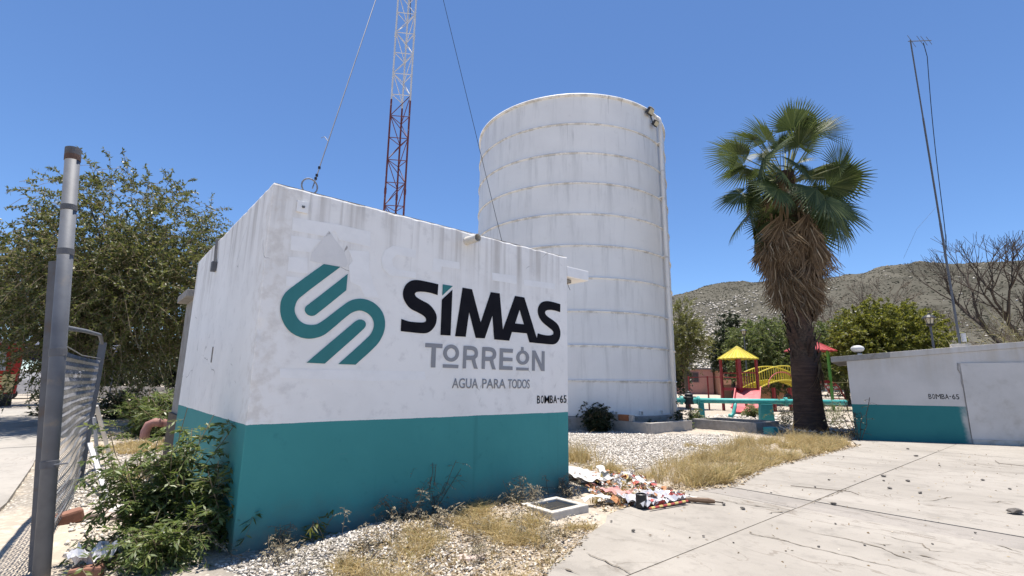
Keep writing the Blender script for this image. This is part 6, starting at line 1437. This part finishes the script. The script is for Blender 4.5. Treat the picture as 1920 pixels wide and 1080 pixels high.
# ------------------------------------------------------------------ dry grass, gravel, leaf litter
def sample_poly(polys, n, dens=None):
    X, Y = [], []
    areas = []
    for p in polys:
        a = np.array(p); areas.append(abs(np.dot(a[:, 0], np.roll(a[:, 1], 1)) - np.dot(a[:, 1], np.roll(a[:, 0], 1))) / 2)
    for p, ar in zip(polys, areas):
        a = np.array(p); m = int(n * ar / sum(areas)); lo, hi = a.min(0), a.max(0); got = 0
        while got < m:
            x = RNG.uniform(lo[0], hi[0], m * 2); y = RNG.uniform(lo[1], hi[1], m * 2); ok = point_in_poly(x, y, p)
            if dens is not None: ok &= RNG.random(len(x)) < dens(x, y)
            X.append(x[ok][:m - got]); Y.append(y[ok][:m - got]); got += len(X[-1])
    return np.concatenate(X), np.concatenate(Y)
def grass(name, label, polys, n, hgt, mt, dens=None, width=.006, lean=.45):
    """tussocks: every clump has its own height and blades that spray outwards"""
    per = 14; cx, cy = sample_poly(polys, n // per, dens); m0 = len(cx)
    ch = RNG.uniform(.35, 1.25, m0) * (.45 + .9 * vnoise(cx, cy, 1.7, 8)); cr = RNG.uniform(.015, .07, m0)
    k = np.repeat(np.arange(m0), per); m = len(k); A = RNG.uniform(0, 6.283, m); rr = cr[k] * np.sqrt(RNG.random(m))
    x = cx[k] + rr * np.cos(A); y = cy[k] + rr * np.sin(A); P = np.stack([x, y, gh(x, y) - .01], -1)
    out = np.stack([np.cos(A), np.sin(A), np.zeros(m)], -1) * (lean * RNG.uniform(.2, 1.3, m))[:, None]
    D = unit(out + RNG.normal(size=(m, 3)) * np.array([.22, .22, .05]) + np.array([0, 0, 1])); L = RNG.uniform(*hgt, m) * ch[k]
    S = unit(np.cross(D, RNG.normal(size=(m, 3)))); bend = out * .7 + RNG.normal(size=(m, 3)) * np.array([1, 1, 0]) * .25
    w = width * RNG.uniform(.6, 1.3, (m, 1))
    p1 = P + D * L[:, None] * .55; p2 = P + D * L[:, None] + bend * L[:, None] - np.array([0, 0, .14]) * L[:, None]
    V = np.stack([P - S * w, P + S * w, p1 + S * w * .8, p1 - S * w * .8, p2], 1).reshape(-1, 3)
    k5 = np.arange(m)[:, None] * 5
    tag(link_mesh(name, fast_mesh(name, V, k5 + np.array([[0, 1, 2, 3]]), k5 + np.array([[3, 2, 4]])), M[mt]), label, kind='stuff')
dn = lambda s, seed, th: (lambda x, y: np.clip((vnoise(x, y, s, seed) + .5 * vnoise(x, y, s * 3, seed + 1) - th) * 2.6, .02, 1))
grass('dry_grass', 'straw coloured dry grass in front of the teal wall', [GRASS_FRONT], 13000, (.05, .19), 'lf_straw', dn(2.2, 3, .80), .0028, .9)
grass('dry_grass', 'straw coloured dry grass along the edge of the concrete', [GRASS_STRIP], 32000, (.07, .32), 'lf_straw', dn(1.9, 5, .78), .0044, .6)
grass('dry_grass', 'taller straw seed stalks standing above the dry grass', [GRASS_STRIP], 4200, (.3, .65), 'lf_straw', dn(.9, 15, .6), .0032, .22)
PATCHES = [[(-6.6, 8.6), (-5.6, 7.6), (-5.2, 8.2), (-6.0, 9.6)], [(-9.4, 11.4), (-8.0, 10.2), (-7.2, 11.4), (-8.4, 13.0)], [(4.3, 12.6), (5.0, 12.3), (5.3, 12.8), (4.6, 13.2)], [(6.0, 13.5), (6.8, 13.2), (7, 13.8), (6.3, 14.2)], [(1.0, 8.2), (1.6, 7.6), (2.4, 7.7), (1.9, 8.6)], [(1.1, 6.95), (1.5, 6.6), (1.9, 7.0), (1.5, 7.4)]]
grass('dry_grass', 'small tufts of dry grass in the gravel', PATCHES, 9000, (.06, .22), 'lf_straw', dn(2, 7, .45), .005)
def scatter_octa(name, label, X, Y, size, mt, flat=.7, dz=0):
    n = len(X); P = np.stack([X, Y, gh(X, Y) + dz], -1)
    base = np.array([(1, 0, 0), (0, 1, 0), (-1, 0, 0), (0, -1, 0), (0, 0, 1), (0, 0, -1)], float)
    T = np.array([(0, 1, 4), (1, 2, 4), (2, 3, 4), (3, 0, 4), (1, 0, 5), (2, 1, 5), (3, 2, 5), (0, 3, 5)])
    A = RNG.uniform(0, 6.28, n); c, s = np.cos(A), np.sin(A); sz = (size[0] + (size[1] - size[0]) * RNG.random(n) ** 2.2)[:, None, None]
    B = base[None] * sz * RNG.uniform(.55, 1.3, (n, 6, 1)) * np.array([1, .8, flat]); B = B + RNG.normal(size=(n, 6, 3)) * sz * .16
    R = np.zeros((n, 3, 3)); R[:, 0, 0] = c; R[:, 0, 1] = -s; R[:, 1, 0] = s; R[:, 1, 1] = c; R[:, 2, 2] = 1
    V = P[:, None] + np.einsum('nij,nkj->nki', R, B); V[:, :, 2] += sz[:, :, 0] * .25
    me = fast_mesh(name, V.reshape(-1, 3), None, (np.arange(n)[:, None, None] * 6 + T[None]).reshape(-1, 3))
    return tag(link_mesh(name, me, M[mt]), label, kind='stuff')
M['gravel'] = mat_leaf('gravel_stone', [(0, (.2, .18, .155)), (.3, (.39, .355, .31)), (.75, (.54, .505, .455)), (1, (.68, .64, .58))], .9, .001, (.3, .3, .3), .2)
GR1 = [(1.0, 9.0), (2.2, 9.2), (3.4, 10.6), (5.6, 12.9), (7.2, 14.6), (7.0, 16.2), (4.6, 15.8), (3.2, 17.4), (1.2, 17.2), (.4, 12)]
x, y = sample_poly([GR1], 24000, dn(.9, 9, .3)); scatter_octa('gravel', 'white grey gravel in front of the water tank', x, y, (.012, .042), 'gravel')
GR2 = [(-2.5, 4.5), (-1.5, 3.9), (.2, 4.1), (.9, 5.6), (1.1, 6.3), (.2, 6.9), (-.9, 6.1), (-1.8, 5.2)]
x, y = sample_poly([GR2], 9000, lambda x, y: np.clip(1.5 - np.hypot((x + 1.6) / 1.2, (y - 4.7) / .9), .12, 1)); scatter_octa('gravel', 'pale gravel heaped at the foot of the sign wall', x, y, (.006, .026), 'gravel')
GR3 = [(-3.6, 4.3), (-2.8, 4.3), (-3.2, 6.0), (-4.6, 8.2), (-6.2, 10.6), (-9.5, 13.0), (-9.3, 11.2), (-6.9, 8.2), (-4.9, 5.8)]
x, y = sample_poly([GR3], 9000, dn(1.2, 4, .3)); scatter_octa('gravel', 'pale gravel between the gate and the pump house', x, y, (.010, .038), 'gravel')
GR4 = [(7.2, 19.2), (10, 17.2), (14, 17.5), (16, 22), (14, 27), (9, 25)]
x, y = sample_poly([GR4], 5000, dn(.6, 2, .45)); scatter_octa('rubble', 'pale stony rubble around the pipe and palm', x, y, (.03, .13), 'gravel')
M['litterleaf'] = mat_leaf('dead_leaf_litter', [(0, (.10, .07, .04)), (.4, (.26, .19, .11)), (.8, (.42, .34, .22)), (1, (.62, .57, .48))], .85, .1, (.3, .2, .1), .15)
def flakes(name, label, polys, n, size, mt, dens=None, dz=.006):
    x, y = sample_poly(polys, n, dens); m = len(x); P = np.stack([x, y, gh(x, y) + dz + RNG.random(m) * .02], -1)
    on = point_in_poly(x, y, SLAB); P[on, 2] = .038
    D = unit(RNG.normal(size=(m, 3)) * np.array([1, 1, .25])); V, Q = leaf_quads(P, D, RNG.uniform(*size, m), RNG.uniform(*size, m) * .5, unit(RNG.normal(size=(m, 3)) * .5 + np.array([0, 0, 1])))
    tag(link_mesh(name, fast_mesh(name, V, Q), M[mt]), label, kind='stuff')
EDGE = [(1.2, 6.3), (1.9, 6.8), (2.6, 7.45), (3.5, 7.9), (5, 9.7), (6.3, 10.8), (7.8, 12.1), (9.4, 13.5), (9.3, 13.9), (7.6, 12.5), (6.1, 11.2), (4.8, 10.1), (3.3, 8.4), (2.4, 7.9), (1.1, 6.8)]
flakes('leaf_litter', 'dry leaves and scraps along the edge of the concrete', [EDGE], 2600, (.02, .09), 'litterleaf')
flakes('leaf_litter', 'dry leaf crumbs among the weeds in front of the wall', [GRASS_FRONT], 5200, (.015, .055), 'litterleaf')
flakes('leaf_litter', 'dead fronds and scraps under the palm', [[(9.0, 16.3), (11, 15.9), (13.5, 17.5), (13, 20), (9.5, 19.5)]], 1400, (.05, .2), 'litterleaf')
flakes('leaf_litter', 'scattered crumbs lying on the concrete pavement', [[(1.3, 4.4), (6.5, 4.6), (11.5, 11.5), (10.2, 14.2), (7.8, 12), (3.4, 7.8), (1.3, 6.2)]], 330, (.015, .05), 'litterleaf', None, .036)

# ------------------------------------------------------------------ rubbish pile
PILE = [(1.06, 8.55), (1.5, 8.9), (1.95, 8.85), (2.2, 8.3), (2.3, 7.3), (2.42, 6.85), (1.85, 6.5), (1.52, 6.6), (1.2, 6.9), (1.1, 7.5)]
def papers(n, mats, size):
    """crumpled torn sheets: each a small 4 x 3 patch of bent quads"""
    x, y = sample_poly([PILE], n); m = len(x); Vs, Fs, mi = [], [], []
    for k in range(m):
        L = RNG.uniform(*size); W = L * RNG.uniform(.25, .7); A = RNG.uniform(0, 6.28); d = np.array([math.cos(A), math.sin(A), RNG.normal() * .35]); d /= np.linalg.norm(d); s = np.cross(d, unit(RNG.normal(size=3) * .6 + np.array([0, 0, 1]))); s /= np.linalg.norm(s); nn_ = np.cross(s, d)
        z0 = .02 + .07 * RNG.random() + (.03 if point_in_poly(x[k], y[k], SLAB) else gz(x[k], y[k])); b = len(Vs)
        for i in range(4):
            for j in range(3):
                Vs.append(np.array([x[k], y[k], z0]) + d * L * (i / 3 - .5) + s * W * (j / 2 - .5) + nn_ * RNG.normal() * L * .09)
        for i in range(3):
            for j in range(2): Fs.append((b + i * 3 + j, b + i * 3 + j + 1, b + i * 3 + j + 4, b + i * 3 + j + 3))
        mi += [int(RNG.choice(len(mats), p=[.45, .15, .14, .07, .11, .08]))] * 6
    me = bpy.data.meshes.new('litter'); V = np.array(Vs); V[:, 2] = np.maximum(V[:, 2], .012); me.from_pydata(V.tolist(), [], Fs); me.polygons.foreach_set('material_index', mi); me.update()
    tag(link_mesh('litter', me, mats), 'heap of torn white, red and orange paper rubbish beside the wall', kind='stuff')
for nm, c in (('white', (.60, .59, .57)), ('red', (.40, .075, .065)), ('orange', (.48, .22, .09)), ('yellow', (.60, .47, .17)), ('brown', (.16, .10, .06)), ('pink', (.58, .28, .26))):
    M['pp_' + nm] = mat_plain('paper_' + nm, c, tuple(v * .82 for v in c), rough=.6, bump=.3, bscale=25)
papers(520, [M['pp_' + k] for k in ('white', 'red', 'orange', 'yellow', 'brown', 'pink')], (.035, .16))
def sheet(name, label, cat, c, L, W, A, mt, z=.06, crump=.05, n=8, curl=0.0, group=None):
    g = np.random.default_rng(int(abs(c[0] * 1000 + c[1] * 77))); V, F = [], []
    d = np.array([math.cos(A), math.sin(A), 0]); s = np.array([-d[1], d[0], 0]); zb = max(gz(*c), .035)
    for i in range(n + 1):
        for j in range(n // 2 + 1):
            u, v = i / n - .5, j / (n // 2) - .5
            V.append(np.array([c[0], c[1], zb + z]) + d * L * u + s * W * v + np.array([0, 0, max(-z + .005, g.normal() * crump + curl * (u * u * 4) * L * .3)]))
    k = n // 2 + 1
    for i in range(n):
        for j in range(n // 2): F.append((i * k + j, i * k + j + 1, (i + 1) * k + j + 1, (i + 1) * k + j))
    V = np.array(V); o = np.array([c[0], c[1], zb])
    m = len(V); V2 = V - np.array([0, 0, .004]); F2 = [tuple(m + q for q in reversed(f)) for f in F]
    me = bpy.data.meshes.new(name); me.from_pydata((np.concatenate([V, V2]) - o).tolist(), [], F + F2); me.update()
    return tag(link_mesh(name, me, M[mt], None, loc=tuple(o)), label, cat, group)
M['film'] = mat_plain('clear_plastic_film', (.54, .54, .56), (.45, .45, .49), rough=.18, bump=.6, bscale=14, spec=.6)
sheet('plastic_sheet', 'crumpled clear plastic film at the front of the rubbish heap', 'plastic sheet', (1.86, 6.78), .75, .5, .5, 'film', .07, .022, 22)
sheet('plastic_sheet', 'long white plastic sheet reaching from the wall to the heap', 'plastic sheet', (1.18, 8.35), 1.1, .5, 2.0, 'pp_white', .07, .03, 12)
sheet('paper_sheet', 'white paper strip standing up in the middle of the heap', 'paper', (1.95, 7.35), .4, .1, 1.9, 'pp_white', .14, .01, 6, .4)
sheet('paper_sheet', 'white paper strip near the back of the heap', 'paper', (1.52, 8.35), .5, .12, 1.6, 'pp_white', .12, .015, 6, .3)
sheet('card_strip', 'pale cardboard strip sloping at the right of the heap', 'cardboard', (2.33, 7.05), .5, .09, 2.3, 'marble', .05, .004, 6)
sheet('card_piece', 'bent yellowish cardboard beside the manhole frame', 'cardboard', (1.16, 6.78), .42, .16, .2, 'marble', .08, .012, 6, -.4)
sheet('bag', 'crumpled white plastic bag at the foot of the leaning post', 'bag', (-3.42, 4.33), .3, .22, 1.1, 'film', .09, .035, 12, .3)
sheet('bag', 'pink and white printed bag lying left of the plastic film', 'bag', (1.48, 7.1), .42, .22, 2.3, 'pp_pink', .07, .02, 8)
st_ = tag(MB().tube([(1.72, 6.36, .06), (2.32, 6.72, .075)], .013, 6).build('striped_stick', M['pp_red'], None, loc=(1.72, 6.36, .04)), 'thin red and yellow stick lying on the concrete edge', 'stick')
for k in range(5): 
    a_, b_ = Vector((1.72, 6.36, .06)), Vector((2.32, 6.72, .075)); MB().tube([a_.lerp(b_, .04 + k * .2), a_.lerp(b_, .13 + k * .2)], .0145, 6).build('stripe', M['pp_yellow'], st_)
tb = thing('burnt_torch', 'burnt brown wrapped stick at the right tip of the heap', 'stick', (2.4, 6.78, .03))
MB().tube([(2.26, 6.84, .07), (2.42, 6.82, .07), (2.6, 6.76, .07), (2.68, 6.74, .065)], [.012, .03, .035, .022], 8).build('wrapping', M['pp_brown'], tb); MB().tube([(2.68, 6.74, .065), (2.78, 6.72, .06)], .008, 5).build('tip', M['bark_dark'], tb)
MB().lathe((1.66, 6.5, .035), [(.06, 0), (.07, .03), (.07, .16), (.055, .17), (.055, .03)], 12).build('cup', M['lampblack'], None, loc=(1.66, 6.5, .035))
tag(bpy.data.objects['cup'], 'small dark cup standing at the front of the heap', 'cup')

# ------------------------------------------------------------------ loose stones and twigs on the concrete
def stone_mesh(seed):
    b = bmesh.new(); bmesh.ops.create_icosphere(b, subdivisions=2, radius=1); rr = random.Random(seed); o = Vector((rr.random() * 9, rr.random() * 9, rr.random() * 9))
    for v in b.verts:
        v.co *= .75 + .5 * mn.noise(v.co * 1.1 + o) + .15 * mn.noise(v.co * 3 + o); v.co.z *= .6
        v.co.x *= 1.2
    me = bpy.data.meshes.new('stone'); b.to_mesh(me); b.free(); me.materials.append(M['stone']); return me
stm = [stone_mesh(k) for k in range(5)]
for k, (x, y, s) in enumerate([(6.49, 8.88, .05), (6.2, 8.49, .03), (5.81, 7.86, .045), (6.58, 8.47, .045), (6.03, 7.56, .045), (4.27, 6.81, .045), (2.99, 5.07, .02), (3.48, 5.13, .018), (3.68, 5.87, .02), (3.79, 7.46, .02), (2.78, 6.71, .04), (2.93, 6.5, .04), (1.15, 5.86, .022), (1.31, 5.5, .032), (2.21, 5.16, .016), (1.99, 5.35, .02), (10.05, 12.79, .05), (7.99, 8.65, .04), (7.73, 7.94, .03), (7.38, 11.24, .03), (9.2, 11.5, .05), (8.6, 10.2, .03), (5.3, 8.5, .03), (4.7, 7.9, .025), (5.0, 5.6, .02), (4.2, 5.2, .016)]):
    o = bpy.data.objects.new('stone', stm[k % 5]); COL.objects.link(o); o.location = (x, y, .035 + s * .3); o.scale = (s * .8, s * .72, s * .8); o.rotation_euler = (0, 0, k * 1.7)
    tag(o, 'small dark stone lying loose on the pale concrete', 'stone', 'loose stones on the concrete')
o = bpy.data.objects.new('rock', stm[2]); COL.objects.link(o); o.location = (6.30, 6.45, .07); o.scale = (.10, .08, .08); o.rotation_euler = (0, 0, .5)
tag(o, 'large grey rock lying alone on the concrete at right', 'rock')
for nm, pts, lb in (('twig', [(4.35, 7.95, .045), (4.75, 7.72, .045), (5.0, 7.55, .05), (5.0, 7.38, .045)], 'thin bent brown twig lying on the concrete'), ('wire_scrap', [(10.4, 10.9, .05), (10.1, 10.5, .05), (10.3, 10.2, .05), (11.0, 9.6, .045)], 'curled wire lying on the concrete at right')):
    tag(MB().tube(pts, .005, 5).build(nm, M['bark'], None, loc=pts[0]), lb, nm.split('_')[0])

# ------------------------------------------------------------------ street side at far left
fc = thing('food_cart', 'red food cart with a yellow hand painted sign under the tree', 'food cart', (-26.2, 24.0, 0))
MB().box((-26.7, 24.6, 1.95), (3.2, 1.8, 2.5), ((.72, .69, 0), (-.69, .72, 0), (0, 0, 1))).build('body', M['cart_red'], fc, bevel=.03)
cx_, cy_ = Vector((.72, .69, 0)), Vector((-.69, .72, 0)); cc = Vector((-26.7, 24.6, 0))
MB().box(cc - cy_ * 1.35 - cx_ * .05 + Z3 * 2.35, (2.3, .85, 1.05), (cx_, cy_, Z3), taper=.9).build('counter_hood', M['cart_grey'], fc, bevel=.02)
MB().box(cc - cy_ * 1.3 - cx_ * .05 + Z3 * 2.93, (2.1, .8, .08), (cx_, cy_, Z3)).build('hood_top', M['carwhite'], fc)
MB().box(cc + Z3 * 3.24, (3.6, 2.2, .1), (cx_, cy_, Z3)).build('roof', M['roofgrey'], fc)
sg = MB().box(cc - cy_ * .935 + cx_ * .25 + Z3 * 1.2, (2.5, .04, .9), (cx_, cy_, Z3)).build('sign', M['sign_yellow'], fc)
SM = Matrix(((cx_.x, 0, -cy_.x, 0), (cx_.y, 0, -cy_.y, 0), (0, 1, 0, 0), (0, 0, 0, 1)))
p = cc - cy_ * .958 + cx_ * .52
text_shape('lettering', 'DE', .52, .3, Matrix.Translation((p.x, p.y, 1.26)) @ SM, M['sign_red'], sg, bold=.03)
p = cc - cy_ * .958 + cx_ * .22
text_shape('lettering', 'ADA', .98, .32, Matrix.Translation((p.x, p.y, .83)) @ SM, M['sign_red'], sg, bold=.03)
for s_ in (-1, 1): MB().lathe(cc + cx_ * s_ * 1.0 - cy_ * .8 + Z3 * .33, [(.1, -.1), (.33, -.1), (.33, .1), (.1, .1)], 16, ax=(cx_, Z3, cy_)).build('wheel', M['tyre'], fc)
MB().box(cc + Z3 * .6, (3.0, 1.6, .2), (cx_, cy_, Z3)).build('chassis', M['lampblack'], fc)
an_ = thing('awning', 'blue and white tarpaulin awning beside the food cart', 'awning', (-26.0, 28.5, 0))
MB().box((-26.2, 28.6, 3.35), (5.5, 3.0, .06), ((.75, .66, 0), (-.66, .75, .18), (0, -.2, 1))).build('tarp', M['tarp'], an_)
MB().box((-25.4, 27.4, 2.85), (5.5, .06, .75), ((.75, .66, 0), (-.66, .75, 0), (0, 0, 1))).build('valance', M['tarpdark'], an_)
for s_ in (-2.6, 2.6):
    q = Vector((-25.4, 27.4, 0)) + Vector((.75, .66, 0)) * s_; MB().tube([q, q + Z3 * 3.2], .035, 6).build('pole', M['galv'], an_)
van = thing('parked_van', 'white van parked on the street beyond the food cart', 'van', (-34, 36, 0)); vc_ = Vector((-34.3, 36.3, 0)); va_, vb_ = Vector((.72, -.69, 0)), Vector((.69, .72, 0))
prof = [(-.95, .35), (-.95, 1.3), (-.8, 1.95), (-.72, 2.05), (.72, 2.05), (.8, 1.95), (.95, 1.3), (.95, .35)]
V = [vc_ + va_ * w + vb_ * d + Z3 * z for d in (-2.2, 2.2) for (w, z) in prof]
MB().add(V, [tuple(range(8)), tuple(reversed(range(8, 16)))] + [(i, (i + 1) % 8, 8 + (i + 1) % 8, 8 + i) for i in range(8)]).build('body', M['carwhite'], van)
MB().box(vc_ - vb_ * 2.21 + Z3 * 1.6, (1.5, .03, .55), (va_, vb_, Z3)).build('windscreen', M['winglass'], van)
MB().box(vc_ - vb_ * 2.21 + Z3 * .55, (1.8, .1, .25), (va_, vb_, Z3)).build('bumper', M['lampblack'], van)
for s_ in (-.72, .72):
    MB().box(vc_ - vb_ * 2.22 + va_ * s_ + Z3 * 1.0, (.3, .04, .2), (va_, vb_, Z3)).build('headlight', M['lampglass'], van)
    for d in (-1.5, 1.5): MB().lathe(vc_ + vb_ * d + va_ * s_ * 1.25 + Z3 * .33, [(.12, -.1), (.33, -.1), (.33, .1), (.12, .1)], 14, ax=(vb_, Z3, va_)).build('wheel', M['tyre'], van)
for k_, (x_, y_, lb) in enumerate(((-22.9, 26.2, 'parked motorcycle in the shade beside the food cart'),)):
    mc = thing('motorcycle', lb, 'motorcycle', (x_, y_, 0)); o = Vector((x_, y_, 0)); f_, s_ = Vector((.5, -.86, 0)), Vector((.86, .5, 0))
    for d in (-.65, .65): MB().lathe(o + f_ * d + Z3 * .3, [(.2, -.05), (.3, -.05), (.3, .05), (.2, .05)], 16, ax=(f_, Z3, s_)).build('wheel', M['tyre'], mc)
    MB().box(o + Z3 * .5, (.6, .22, .35), (f_, s_, Z3), taper=.8).build('engine', M['galv_old'], mc, bevel=.03); MB().box(o - f_ * .3 + Z3 * .82, (.7, .24, .1), (f_, s_, Z3)).build('seat', M['lampblack'], mc, bevel=.03)
    MB().box(o + f_ * .15 + Z3 * .85, (.4, .24, .2), (f_, s_, Z3), taper=.8).build('fuel_tank', M['carwhite'], mc, bevel=.04); MB().tube([o + f_ * .65 + Z3 * .3, o + f_ * .4 + Z3 * 1.0], .03, 6).build('fork', M['galv'], mc); MB().tube([o + f_ * .38 + Z3 * 1.02 - s_ * .35, o + f_ * .42 + Z3 * 1.05, o + f_ * .38 + Z3 * 1.02 + s_ * .35], .018, 6).build('handlebar', M['lampblack'], mc)
    MB().lathe(o + f_ * .52 + Z3 * .92, [(.09, -.05), (.1, .04), (.06, .06)], 10, ax=(s_, Z3, f_)).build('headlight', M['lampglass'], mc)
# low sunlit wall and benches seen under the crown
tag(MB().box((-20, 38, .45), (26, .3, .9)).build('street_wall', M['cement_lt'], None, loc=(-20, 38, 0)), 'low pale wall across the street under the tree', 'wall')
for k_, (x_, y_) in enumerate(((-14.6, 22.6), (-12.9, 22.9))):
    bn = thing('park_bench', ('left' if not k_ else 'right') + ' one of two dark benches in the shade under the thorn tree', 'bench', (x_, y_, 0), 'benches under the tree')
    for i in range(3): MB().box((x_, y_ - .15 + i * .15, .46), (1.3, .11, .04)).build('seat_slat', M['bark'], bn)
    for i in range(2): MB().box((x_, y_ + .24, .62 + i * .18), (1.3, .03, .12)).build('back_slat', M['bark'], bn)
    for s_ in (-.5, .5): MB().box((x_ + s_, y_, .22), (.06, .42, .44)).build('leg', M['lampblack'], bn)
tree('street_tree', 'slim tree seen through the gap beside the rear annex', (-9.0, 17.5, 0), 2.6, .06, [(-9.3, 17.6, 3.9, 1.6, 1.2, 1.1)], 160, (.4, .9), .5, (.12, .05), 'lf_dark', 20, limbs=6)
